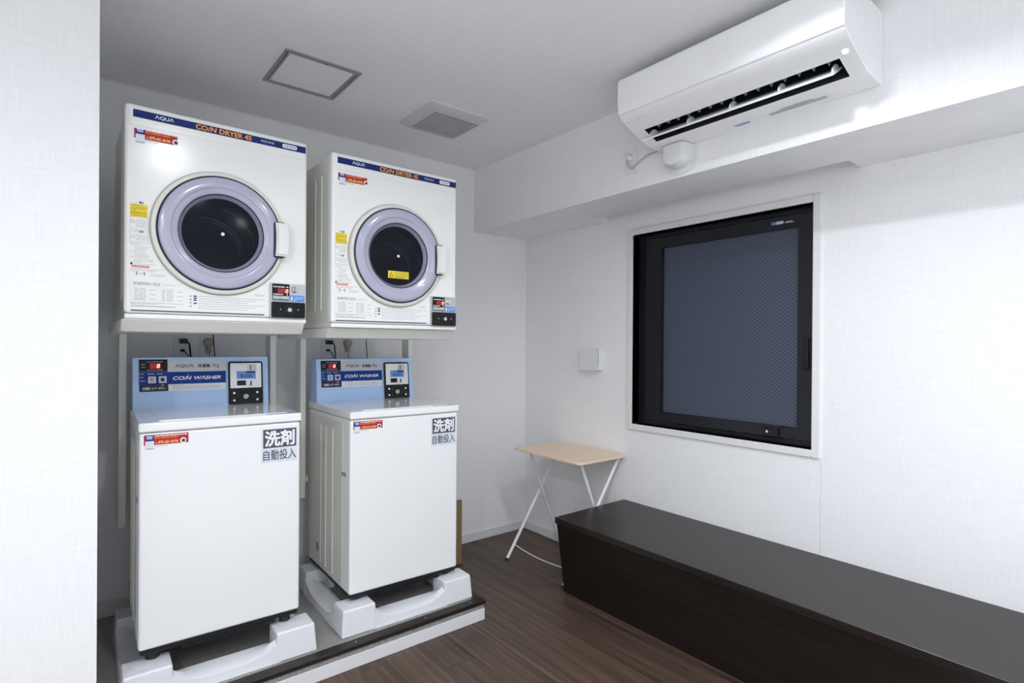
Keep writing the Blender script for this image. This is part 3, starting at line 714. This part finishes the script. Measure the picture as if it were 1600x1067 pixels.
# ------------------------------------------------------------------ washing machines
def washer(x0, y0, zb, rz, W, label):
    """zb: world height of the body's lower edge; feet stand on the tray"""
    zf = PZ + 0.1092; base = zb - zf
    t = thing('washing_machine', label, 'washing machine', (x0, y0, zf), rz, 'coin washing machines')
    D = 0.548; Z0 = base; ZT = Z0 + 0.743; ZL = ZT + 0.035
    obj('body', B(0, W, 0, D, Z0, ZT, 0.010, 3), 'enamel_white', t)
    for s, xs in ((-1, 0), (1, W)):
        x_ = (xs - 0.0012, xs + 0.001) if s < 0 else (xs - 0.001, xs + 0.0012)
        pan = obj('side_panel', B(x_[0], x_[1], 0.085, D - 0.02, Z0 + 0.012, ZT - 0.02, 0.0008, 1), 'enamel_side', t)
        for yy in (0.20, 0.29, 0.36): obj('side_rib', B(min(x_[0], xs + s * 0.004), max(x_[1], xs + s * 0.004), yy, yy + 0.006, Z0 + 0.03, ZT - 0.06, 0.0015, 1), 'enamel_side', pan)
        obj('side_grip', B(*(sorted((xs + s * 0.0008, xs + s * 0.0022))), 0.045, 0.092, Z0 + 0.495, Z0 + 0.512), 'ink_grey', t)
        obj('drain_port', lathe([(0, s * 0.004), (0.018, s * 0.004), (0.022, s * 0.0025), (0.022, 0)], (xs, 0.40, Z0 + 0.095), 'X', 24), 'ink_grey', t)
    obj('plinth', B(0.006, W - 0.006, 0.006, D - 0.006, Z0 - 0.018, Z0 + 0.012, 0.003, 1), 'black_plastic', t)
    for xx in (0.045, W - 0.045):
        for yy in (0.045, D - 0.06): obj('foot', lathe([(0, 0), (0.021, 0), (0.021, Z0 - 0.006), (0.014, Z0 - 0.004)], (xx, yy, 0.0), 'Z', 18), 'rubber', t)
    obj('front_stop', B(0.13, W - 0.09, 0.012, 0.020, max(0.0, Z0 - 0.033), Z0 - 0.018, 0.002, 1), 'black_plastic', t)
    top = obj('top_cover', B(-0.003, W + 0.003, -0.008, D, ZT + 0.002, ZL, 0.007, 3), 'lid_plastic', t)
    obj('lid', B(0.060, W - 0.045, 0.020, 0.425, ZL - 0.004, ZL + 0.003, 0.002, 2), 'lid_plastic', t)
    obj('blue_label', plate(0.405, W - 0.008, 0.001, 0.016, ZL, ZL + 0.0006, axis='Z'), 'label_sky', t, smooth=False)
    # control panel
    yb, yt = 0.438, 0.460; ZP = ZL + 0.212
    bm = bmesh.new(); prism(bm, [(yb, ZL - 0.002), (D - 0.002, ZL - 0.002), (D - 0.010, ZP), (yt, ZP)], 'X', 0.004, W - 0.012); bev(bm, 0.004, 2)
    cp = obj('control_panel', bm, 'panel_blue', t, label='light blue control panel')
    sl = (yt - yb) / (ZP - ZL + 0.002)
    def face(z): return yb + sl * (z - ZL + 0.002)
    zo = ZL - 0.825
    def lay(bm, lift):   # lay a flat XZ mesh (built at y=0) on the leaning panel face
        for v in bm.verts: v.co.y += face(v.co.z) - lift
        return bm
    def pl(nm, xa, xb, za, zb_, m, lift, par=None, r=0.0, th=0.001, label=None): return obj(nm, lay(plate(xa, xb, za + zo, zb_ + zo, 0, th, r), lift), m, par or cp, smooth=False, label=label)
    def tx(s, xa, xb, za, zb_, m, par, lift, **k):
        return obj('lettering', lay(text_bm(s, xa, xb, za + zo, zb_ + zo, 0, **k), lift), m, par, smooth=False)
    d = pl('display', 0.026, 0.1255, 0.978, 1.028, 'gloss_black', 0.001, t)
    pl('readout', 0.064, 0.094, 0.990, 1.012, 'led_glow', 0.0016, d); pl('readout', 0.0845, 0.1010, 0.989, 1.013, 'led_glow', 0.0018, d)
    tx('0', 0.0875, 0.0985, 0.9925, 1.0095, 'led_red', d, 0.0022, bold=0.03, shear=0.15)
    obj('fine_print', lay(dashes([(0.052, 0.110, 1.0165 + zo), (0.034, 0.050, 1.006 + zo), (0.034, 0.050, 0.995 + zo), (0.054, 0.112, 0.982 + zo)], 0, 0.004), 0.0014), 'ink_grey', d, smooth=False)
    g = pl('name_plate', 0.1255, 0.343, 0.9755, 1.0255, 'label_silver', 0.001, t, label='silver name plate')
    tx('ΛQUΛ', 0.153, 0.221, 0.992, 1.0075, 'ink_navy', g, 0.0014, bold=0.025)
    tx('洗濯機', 0.236, 0.283, 0.992, 1.0075, 'ink_dark', g, 0.0014, bold=0.03)
    tx('5kg', 0.290, 0.320, 0.990, 1.0085, 'ink_dark', g, 0.0014, shear=0.2)
    b2 = pl('blue_plate', 0.026, 0.344, 0.925, 0.977, 'ink_blue', 0.0008, t, label='dark blue plate')
    tx('CO', 0.144, 0.186, 0.9415, 0.957, 'ink_white', b2, 0.0014, bold=0.05, shear=0.25)
    tx('/N', 0.184, 0.213, 0.9415, 0.957, 'ink_white', b2, 0.0014, bold=0.05, shear=0.25)
    tx('WΛSHER', 0.222, 0.324, 0.9415, 0.957, 'ink_white', b2, 0.0014, bold=0.05, shear=0.25)
    pl('letter_dot', 0.198, 0.2015, 0.9595, 0.9625, 'ink_white', 0.0014, b2, th=0.0004)
    obj('fine_print', lay(dashes([(0.028, 0.045, 0.967 + zo), (0.055, 0.078, 0.967 + zo), (0.088, 0.108, 0.967 + zo), (0.029, 0.042, 0.953 + zo), (0.029, 0.046, 0.939 + zo)], 0, 0.0035), 0.0012), 'label_silver', b2, smooth=False)
    for xa, mk in ((0.057, 'ink_yellow'), (0.094, 'ink_navy')):
        bt = obj('button', lay(bev(plate(xa, xa + 0.0275, 0.931 + zo, 0.959 + zo, 0, 0.004, 0.003), 0.0008, 1), 0.0042), 'label_silver', t)
        pl('button_mark', xa + 0.007, xa + 0.020, 0.938, 0.952, 'ink_grey' if mk == 'ink_yellow' else 'ink_navy', 0.0046, bt, th=0.0004)
    dk = pl('name_plate', 0.027, 0.1275, 0.897, 0.9255, 'ink_dark', 0.001, t)
    tx('洗濯槽シャワーボタン', 0.038, 0.117, 0.9035, 0.9155, 'ink_white', dk, 0.0014, bold=0.01)
    bm = bmesh.new(); bm.faces.new([bm.verts.new((x, 0, z + zo)) for x, z in ((0.103, 0.9205), (0.113, 0.9205), (0.108, 0.9255))]); obj('arrow_mark', lay(bm, 0.0018), 'ink_white', dk, smooth=False)
    wp = pl('notice_plate', 0.1285, 0.344, 0.896, 0.9235, 'ink_white', 0.001, t)
    obj('fine_print', lay(dashes([(0.143, 0.184, 0.9185 + zo), (0.143, 0.322, 0.911 + zo), (0.143, 0.322, 0.903 + zo)], 0, 0.0022), 0.0014), 'ink_grey', wp, smooth=False)
    pl('moulded_groove', 0.030, 0.345, 0.8835, 0.8865, 'panel_blue', 0.0022, cp, r=0.001, th=0.002)
    # coin unit
    cu = obj('coin_unit', lay(bev(plate(0.353, 0.4935, 0.826 + zo, 1.0155 + zo, 0, 0.012, 0.008), 0.002, 1), 0.013), 'gloss_black', t, label='black framed coin unit')
    pl('coin_plate', 0.3595, 0.4865, 0.899, 1.0085, 'steel', 0.0150, cu, r=0.003, th=0.003)
    pl('coin_slot', 0.4405, 0.4440, 0.976, 1.000, 'ink_black', 0.0154, cu, th=0.0006)
    pl('slot_plate', 0.4275, 0.4670, 0.9745, 1.004, 'label_silver', 0.0153, cu, th=0.0004)
    pl('price_display', 0.385, 0.4635, 0.9385, 0.9735, 'lcd_blue', 0.0156, cu, th=0.0008)
    pl('display_mark', 0.424, 0.4610, 0.9645, 0.9725, 'ink_dark', 0.0159, cu, th=0.0004)
    tx('¥300', 0.399, 0.450, 0.9435, 0.960, 'ink_navy', cu, 0.0160)
    pl('return_flap', 0.386, 0.4225, 0.910, 0.932, 'black_plastic', 0.0165, cu, r=0.003, th=0.002)
    pl('return_lever', 0.4405, 0.4455, 0.909, 0.929, 'black_plastic', 0.0175, cu, r=0.001, th=0.003)
    pl('lever_ledge', 0.431, 0.456, 0.906, 0.9105, 'ac_grey', 0.0170, cu, th=0.002)
    pl('cash_door', 0.3625, 0.4840, 0.832, 0.891, 'gloss_black', 0.0155, cu, r=0.006, th=0.003)
    def knob(nm, xx, zz, r, dep, m): return obj(nm, lathe([(0, -dep), (r * 0.7, -dep), (r, -dep * 0.5), (r, 0)], (xx, face(zz + zo) - 0.0150, zz + zo), 'Y', 20), m, cu)
    for xx in (0.3735, 0.4680):
        for zz in (0.846, 0.878): knob('screw', xx, zz, 0.0062, 0.005, 'chrome')
    knob('lock', 0.4215, 0.861, 0.0115, 0.006, 'steel'); knob('key_slot', 0.4215, 0.861, 0.0040, 0.0075, 'ink_dark')
    # signs on the front
    zs = Z0 + 0.743 - 0.743
    s1 = obj('detergent_sign', plate(0.387, 0.519, Z0 + 0.593, Z0 + 0.7245, -0.0006, 0.0002, 0.004), 'label_pale', t, label='grey and white detergent sign', smooth=False)
    obj('dark_field', plate(0.3935, 0.5155, Z0 + 0.6495, Z0 + 0.7205, -0.0010, -0.0006), 'label_slate', s1, smooth=False)
    text('洗剤', 0.3985, 0.5095, Z0 + 0.6545, Z0 + 0.7165, -0.0013, 'ink_white', s1, bold=0.035)
    text('自動投入', 0.3935, 0.5150, Z0 + 0.6015, Z0 + 0.6420, -0.0010, 'label_slate', s1, bold=0.012)
    service_sticker(t, 0.0135, Z0 + 0.7005, 0.0)
    return t
washer(-2.3462, -0.7623, 0.2477, WYAW, 0.532, 'white coin washing machine on the left with blue control panel')
washer(-1.6046, -0.7623, 0.2328, WYAW, 0.532, 'white coin washing machine on the right with blue control panel')

# ------------------------------------------------------------------ dryer stands
def stand(xa, xb, pa, pb, zt, label):
    t = thing('dryer_stand', label, 'stand', ((xa + xb) / 2, -0.5, 0.535), group='cream metal dryer stands')
    bm = bmesh.new(); prism(bm, [(-0.862, zt), (-0.18, zt), (-0.18, zt - 0.040), (-0.826, zt - 0.040)], 'X', xa - 0.003, xb + 0.003); bev(bm, 0.002, 1)
    obj('shelf', bm, 'stand_paint', t, world=True)
    for x in (pa, pb - 0.027):
        obj('post', B(x, x + 0.027, -0.235, -0.155, 0.535, zt - 0.040, 0.002, 1), 'stand_paint', t, world=True)
    for z in (0.60,): obj('cross_rail', B(pa + 0.027, pb - 0.027, -0.185, -0.160, z, z + 0.03, 0.001, 1), 'stand_paint', t, world=True)
stand(-2.400, -1.832, -2.372, -1.757, 1.375, 'cream steel stand holding the left dryer')
stand(-1.733, -1.149, -1.642, -1.024, 1.362, 'cream steel stand holding the right dryer')

# ------------------------------------------------------------------ dryers
def dryer(x0, y0, z0, rz, W, H, label, extra=False):
    t = thing('tumble_dryer', label, 'dryer', (x0, y0, z0), rz, 'coin tumble dryers')
    D = 0.52
    obj('cabinet', B(0.006, W - 0.006, 0.045, D, 0.004, H - 0.004, 0.006, 2), 'enamel_side', t)
    for xs in (0.006, W - 0.006):
        for yy in (0.12, 0.19): obj('side_rib', B(xs - 0.0025, xs + 0.0025, yy, yy + 0.022, 0.07, H - 0.07, 0.002, 2), 'enamel_side', t)
    fr = obj('front_panel', B(0, W, 0, 0.050, 0.020, H, 0.012, 4), 'enamel', t)
    obj('header', B(0.010, W - 0.008, -0.0015, 0.01, H - 0.070, H - 0.012, 0.003, 3), 'enamel', t)
    obj('base_trim', B(0.001, W - 0.001, 0.0, 0.050, 0.001, 0.0185, 0.005, 3), 'enamel', t)
    obj('side_trim', B(0.004, W - 0.004, 0.050, D - 0.02, 0.001, 0.0165, 0.002, 1), 'enamel_side', t)
    bd = obj('brand_band', plate(0.022, W - 0.008, H - 0.043, H - 0.0185, -0.0025, -0.0015), 'ink_navy', t, smooth=False, label='dark blue brand band')
    zt = H - 0.0308
    text('ΛQUΛ', 0.082, 0.135, zt - 0.0068, zt + 0.0068, -0.0029, 'ink_white', bd, bold=0.02)
    text('CO', 0.200, 0.237, zt - 0.0090, zt + 0.0090, -0.0029, 'ink_orange', bd, bold=0.05, shear=0.0)
    text('/N', 0.236, 0.265, zt - 0.0090, zt + 0.0090, -0.0029, 'ink_orange', bd, bold=0.05, shear=0.15)
    text('DRYER 45', 0.273, 0.379, zt - 0.0090, zt + 0.0090, -0.0029, 'ink_orange', bd, bold=0.05)
    obj('letter_dot', plate(0.2475, 0.2515, zt + 0.0110, zt + 0.0145, -0.0031, -0.0025), 'ink_orange', bd, smooth=False)
    text('MCD-CK45', 0.411, 0.456, zt - 0.0032, zt + 0.0042, -0.0029, 'ink_white', bd)
    pb = obj('rating_badge', plate(0.486, 0.540, zt - 0.0075, zt + 0.0075, -0.0029, -0.0025, 0.007), 'ink_white', bd, smooth=False)
    obj('lettering', text_bm('100V専用', 0.492, 0.534, zt - 0.0045, zt + 0.0045, -0.0032), 'ink_navy', bd, smooth=False)
    service_sticker(t, 0.025, H - 0.110, -0.0002, 0.121, 0.031)
    # ---- door
    cx, cz = 0.282, 0.3075
    obj('door_rim', lathe([(0.2135, 0.001), (0.2135, -0.010), (0.2105, -0.016), (0.204, -0.019), (0.1985, -0.018), (0.1975, -0.006)], (cx, 0, cz), seg=96), 'rim_cream', t)
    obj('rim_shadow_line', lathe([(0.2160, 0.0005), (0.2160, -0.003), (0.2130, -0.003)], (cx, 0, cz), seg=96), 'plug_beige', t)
    dr = obj('door', lathe([(0.1945, -0.010), (0.1938, -0.021), (0.1915, -0.0255), (0.186, -0.0285), (0.174, -0.0310), (0.163, -0.0318), (0.158, -0.0308), (0.1555, -0.0280), (0.1535, -0.0265), (0.145, -0.0245), (0.139, -0.0220), (0.1355, -0.0190), (0.1345, -0.010)], (cx, 0, cz), seg=96), 'door_lavender', t, label='translucent lavender door ring')
    obj('gasket', lathe([(0.1980, -0.008), (0.1975, -0.0225), (0.1955, -0.024), (0.1932, -0.0225), (0.193, -0.012)], (cx, 0, cz), seg=96), 'gasket', dr)
    obj('gasket', lathe([(0.1362, -0.016), (0.1358, -0.0212), (0.1345, -0.0216), (0.1335, -0.016)], (cx, 0, cz), seg=96), 'gasket', dr)
    obj('inner_ring', lathe([(0.1337, -0.016), (0.1325, -0.0185), (0.1240, -0.006), (0.1225, 0.0)], (cx, 0, cz), seg=96), 'door_lavender_dark', dr)
    obj('glass', lathe([(0.1238, -0.003), (0.100, -0.0045), (0.06, -0.0055), (0, -0.006)], (cx, 0, cz), seg=96), 'door_glass', dr, label='dark round door glass')
    for (ox, oz, r0, a0, a1) in ((-0.055, -0.075, 0.115, 5, 80), (-0.055, -0.075, 0.125, 20, 95), (-0.040, -0.055, 0.150, 10, 75)):  # thin paler arcs across the door glass
        bm = bmesh.new(); prev = None
        for i in range(25):
            a = R(a0 + (a1 - a0) * i / 24); rr = []
            for dr_ in (-0.0004, 0.0004):
                x, z = ox + (r0 + dr_) * math.cos(a), oz + (r0 + dr_) * math.sin(a); rad = math.hypot(x, z)
                yy = -0.0062 + 0.0030 * min(1, (rad / 0.1235)) ** 2.0 - 0.0004
                rr.append((x, yy, z, rad))
            if max(q[3] for q in rr) > 0.119: prev = None; continue
            cur = [bm.verts.new((cx + q[0], q[1], cz + q[2])) for q in rr]
            if prev: bm.faces.new((prev[0], prev[1], cur[1], cur[0]))
            prev = cur
        obj('glass_arc', bm, 'glass_arc_grey', dr, smooth=False)
    obj('white_dot', lathe([(0, -0.0095), (0.004, -0.009), (0.0058, -0.0075), (0.0060, -0.0055)], (cx + 0.003, 0, cz), seg=20), 'ink_white', dr)  # small white dot in the middle of the glass
    obj('handle_recess', bev(plate(0.4485, 0.4900, 0.2405, 0.3720, -0.034, -0.001, 0.008), 0.002, 1), 'gasket', dr)
    hp = []
    bm = bmesh.new()
    for i in range(17):
        u = i / 16; z = 0.2455 + 0.1215 * u; bow = 0.006 * math.sin(math.pi * u)
        hp.append((0.4965 + bow, z))
    lo_ = [(0.4535 + 0.003 * math.sin(math.pi * i / 16), 0.3670 - 0.1215 * i / 16) for i in range(17)]
    prism(bm, hp + lo_, 'Y', -0.050, -0.0345); bmesh.ops.bevel(bm, geom=[e for e in bm.edges if e.verts[0].co.y < -0.049 and e.verts[1].co.y < -0.049], offset=0.006, segments=3, affect='EDGES')
    obj('handle', bm, 'handle_white', dr, label='white door handle')
    # ---- coin timer
    ct = obj('coin_timer', bev(plate(0.4435, 0.5745, 0.0185, 0.1495, -0.008, 0.002, 0.004), 0.002, 2), 'label_silver', t, label='silver coin timer with red readout')
    dz = obj('display', plate(0.4510, 0.5135, 0.0855, 0.1465, -0.0095, -0.008, 0.004), 'gloss_black', t, smooth=False)
    obj('readout', plate(0.470, 0.511, 0.112, 0.129, -0.0098, -0.0095), 'led_glow', dz, smooth=False)
    text('0', 0.4985, 0.5085, 0.1135, 0.1275, -0.0102, 'led_red', dz, bold=0.02, shear=0.12)
    obj('fine_print', dashes([(0.4545, 0.497, 0.1335), (0.501, 0.509, 0.1335), (0.4545, 0.492, 0.1055), (0.503, 0.508, 0.1055)], -0.0099, 0.004), 'ink_white', dz, smooth=False)
    obj('tariff_strip', plate(0.4525, 0.5120, 0.0885, 0.1025, -0.0098, -0.0095), 'ink_grey', dz, smooth=False)
    text('20分', 0.4550, 0.4780, 0.0905, 0.1005, -0.0102, 'ink_white', dz, bold=0.015); text('100円', 0.4820, 0.5100, 0.0905, 0.1005, -0.0102, 'ink_white', dz, bold=0.015)
    obj('coin_slot', lathe([(0, -0.006), (0.009, -0.006), (0.0125, -0.002), (0.0125, 0.0)], (0.532, -0.008, 0.1285), seg=24), 'chrome', ct)
    obj('slot_groove', plate(0.5308, 0.5328, 0.117, 0.140, -0.0146, -0.0135), 'ink_dark', ct, smooth=False)
    bl = obj('notice_plate', plate(0.5165, 0.5690, 0.0835, 0.1065, -0.0088, -0.008, 0.003), 'label_sky', t, smooth=False)
    obj('fine_print', dashes([(0.530, 0.565, 0.0985), (0.530, 0.563, 0.092), (0.530, 0.540, 0.087)], -0.0091, 0.0025), 'label_pale', bl, smooth=False)
    bm = bmesh.new(); bm.faces.new([bm.verts.new((x, -0.0092, z)) for x, z in ((0.5195, 0.087), (0.5245, 0.087), (0.5245, 0.098), (0.522, 0.1035), (0.5195, 0.098))]); obj('arrow_mark', bm, 'ink_white', bl, smooth=False)
    cb_ = obj('cash_door', bev(plate(0.4485, 0.5705, 0.0205, 0.0795, -0.0145, -0.008, 0.005), 0.0015, 1), 'gloss_black', ct, label='black cash box door')
    obj('lock_ring', lathe([(0.020, -0.0145), (0.019, -0.0165), (0.014, -0.0165), (0.013, -0.0145)], (0.5120, 0, 0.0505), seg=28), 'black_plastic', t)
    obj('lock', lathe([(0, -0.020), (0.0075, -0.020), (0.0092, -0.0175), (0.0092, -0.0145)], (0.5120, 0, 0.0505), seg=24), 'steel', t)
    for xx in (0.480, 0.544): obj('screw', lathe([(0, -0.0155), (0.003, -0.0155), (0.003, -0.0145)], (xx, 0, 0.0515), seg=12), 'ink_grey', t)
    # ---- printed labels
    y = -0.0003
    w1 = obj('warning_label', plate(0.0150, 0.0630, 0.332, 0.3735, y, 0.0005), 'ink_yellow', t, smooth=False, label='yellow warning label')
    text('警告', 0.039, 0.0525, 0.3755, 0.3835, y - 0.0002, 'ink_dark', w1, bold=0.02)
    obj('fine_print', dashes([(0.018, 0.050, 0.3695), (0.030, 0.061, 0.3625), (0.030, 0.055, 0.357), (0.018, 0.060, 0.347), (0.018, 0.058, 0.342), (0.018, 0.061, 0.336)], y - 0.0004, 0.0017), 'ink_dark', w1, smooth=False)
    def tri(x, z, s):
        b_ = bmesh.new(); O_ = [(x - s, z - s * .8), (x + s, z - s * .8), (x, z + s)]; c_ = (x, z - s * .2); I_ = [(c_[0] + (p - c_[0]) * .78, c_[1] + (q - c_[1]) * .78) for p, q in O_]
        for i in range(3):
            j = (i + 1) % 3; b_.faces.new([b_.verts.new((p, y - 0.0004, q)) for p, q in (O_[i], O_[j], I_[j], I_[i])])
        return b_
    obj('hazard_triangle', tri(0.0235, 0.3595, 0.0065), 'ink_dark', w1, smooth=False)
    obj('hazard_triangle', tri(0.0320, 0.3795, 0.0040), 'ink_grey', w1, smooth=False)
    c1 = obj('caution_label', frame_lines([(0.0150, 0.064, 0.292, 0.331), (0.0150, 0.0655, 0.246, 0.2865)], y), 'ink_grey', t, smooth=False)
    text('注意', 0.038, 0.0515, 0.2815, 0.2895, y - 0.0001, 'ink_dark', c1, bold=0.02)
    obj('hazard_triangle', tri(0.0315, 0.2855, 0.0038), 'ink_grey', c1, smooth=False); obj('hazard_triangle', tri(0.0235, 0.2690, 0.0068), 'ink_grey', c1, smooth=False)
    def circ(x, z, r):
        b_ = bmesh.new(); n_ = 18
        o_ = [(x + r * math.cos(2 * math.pi * k / n_), z + r * math.sin(2 * math.pi * k / n_)) for k in range(n_)]; i_ = [(x + .78 * (p - x), z + .78 * (q - z)) for p, q in o_]
        for k in range(n_):
            l_ = (k + 1) % n_; b_.faces.new([b_.verts.new((p, y, q)) for p, q in (o_[k], o_[l_], i_[l_], i_[k])])
        q_ = r * 0.62; b_.faces.new([b_.verts.new((x + a_, y, z + e_)) for a_, e_ in ((-q_ - .0004, q_), (-q_ + .0008, q_), (q_ + .0004, -q_), (q_ - .0008, -q_))])
        return b_
    obj('prohibition_mark', circ(0.0220, 0.3165, 0.0058), 'ink_grey', c1, smooth=False)
    rows = [(0.031, 0.060, 0.322 - 0.0055 * k) for k in range(5)] + [(0.032, 0.062, 0.273 - 0.005 * k) for k in range(4)] + [(0.018, 0.063, 0.2505)]
    rows += [(0.017, 0.050, 0.2415), (0.028, 0.068, 0.235), (0.028, 0.064, 0.2295), (0.028, 0.058, 0.224), (0.017, 0.056, 0.2185), (0.028, 0.066, 0.212), (0.028, 0.072, 0.2065), (0.017, 0.066, 0.2015), (0.028, 0.080, 0.195), (0.028, 0.084, 0.189), (0.017, 0.048, 0.1855), (0.027, 0.084, 0.179)]
    rows += [(0.018, 0.030, 0.155), (0.070, 0.082, 0.156), (0.070, 0.118, 0.148), (0.072, 0.112, 0.143)]
    obj('fine_print', dashes(rows, y, 0.0017, random.Random(11)), 'ink_grey', c1, smooth=False)
    obj('attention_mark', lathe([(0, y), (0.0036, y), (0.0036, 0.0)], (0.0195, 0, 0.1800), seg=16), 'ink_dark', c1, smooth=False)
    rp = obj('red_pill', plate(0.0195, 0.0685, 0.1690, 0.1755, y, 0.0, 0.003), 'ink_red', t, smooth=False)
    obj('fine_print', dashes([(0.0225, 0.0655, 0.1712)], y - 0.0003, 0.0024, random.Random(2)), 'ink_white', rp, smooth=False)
    obj('fine_print', dashes([(0.0175, 0.108, 0.1635), (0.0175, 0.090, 0.1592)], y, 0.0018, random.Random(4)), 'ink_pink', rp, smooth=False)
    obj('filter_mark', join(plate(0.0320, 0.0365, 0.143, 0.156, y, 0, 0.001), plate(0.052, 0.0575, 0.144, 0.155, y, 0, 0.002), plate(0.041, 0.049, 0.148, 0.150, y, 0)), 'ink_grey', c1, smooth=False)
    ti = obj('time_table', frame_lines([(0.017, 0.153, 0.1085, 0.1245), (0.017, 0.092, 0.058, 0.106), (0.092, 0.176, 0.054, 0.106), (0.017, 0.026, 0.058, 0.106), (0.092, 0.101, 0.056, 0.106), (0.182, 0.430, 0.034, 0.094)], y, 0.0006), 'label_pale', t, smooth=False)
    text('乾燥時間の目安', 0.0250, 0.1000, 0.1115, 0.1220, y - 0.0001, 'ink_grey', ti, bold=0.012)
    rows = [(0.107, 0.147, 0.1150)]
    for k in range(9): rows += [(0.029, 0.037 + (k % 3) * .002, 0.100 - 0.0047 * k), (0.041, 0.060, 0.100 - 0.0047 * k), (0.104, 0.114, 0.099 - 0.0047 * k), (0.118, 0.137, 0.099 - 0.0047 * k)]
    for k in range(3): rows += [(0.070, 0.088, 0.096 - 0.0148 * k), (0.148, 0.166, 0.0945 - 0.0148 * k)]
    rows += [(0.018, 0.170, 0.0535), (0.018, 0.090, 0.0495)]
    for k in range(6): rows += [(0.212, 0.428 - 0.03 * (k % 3), 0.0835 - 0.0082 * k)]
    rows += [(0.392, 0.428, 0.1005), (0.394, 0.424, 0.096)]
    obj('fine_print', dashes(rows, y, 0.0019, random.Random(12)), 'ink_grey', ti, smooth=False)
    obj('fine_print', dashes([(0.019, 0.143, 0.0415)], y, 0.0038, random.Random(13)), 'ink_grey', ti, smooth=False)
    bm = join(*[plate(0.196, 0.207, 0.0825 - 0.0068 * k, 0.0868 - 0.0068 * k, y, 0, 0.0015) for k in (0, 1, 2, 3.6)])
    obj('step_numbers', bm, 'ink_navy', ti, smooth=False)
    obj('step_marks', join(*[plate(0.1845, 0.1910, 0.0820 - 0.0115 * k, 0.0870 - 0.0115 * k, y, 0, 0.002) for k in range(4)]), 'ink_grey', ti, smooth=False)
    obj('underline', plate(0.0185, 0.4260, 0.0270, 0.0310, y - 0.0004, 0.0, 0.0019), 'label_slate', ti, smooth=False)
    if extra:
        ys = obj('glass_sticker', plate(0.2385, 0.3340, 0.2135, 0.2435, -0.0068, -0.0040), 'ink_yellow', dr, smooth=False, label='yellow warning sticker on the glass')
    return t, dr
def glass_print(t):
    y = -0.0072
    obj('fine_print', dashes([(0.268, 0.330, 0.2355), (0.268, 0.330, 0.2285), (0.268, 0.330, 0.2215), (0.268, 0.315, 0.2165)], y, 0.0022), 'ink_dark', t, smooth=False)
    b_ = bmesh.new(); O_ = [(0.244, 0.219), (0.262, 0.219), (0.253, 0.239)]; I_ = [(0.2475, 0.221), (0.2585, 0.221), (0.253, 0.2335)]
    for i in range(3):
        j = (i + 1) % 3; b_.faces.new([b_.verts.new((p, y, q)) for p, q in (O_[i], O_[j], I_[j], I_[i])])
    obj('hazard_triangle', b_, 'ink_dark', t, smooth=False)
dryer(-2.3958, -0.8427, 1.3752, 0.3, 0.581, 0.698, 'cream coin dryer on the left stand above the left washing machine')
t2, d2 = dryer(-1.7345, -0.8807, 1.3622, 0.3, 0.581, 0.690, 'cream coin dryer on the right with a yellow sticker on its door glass', True)
glass_print(d2)
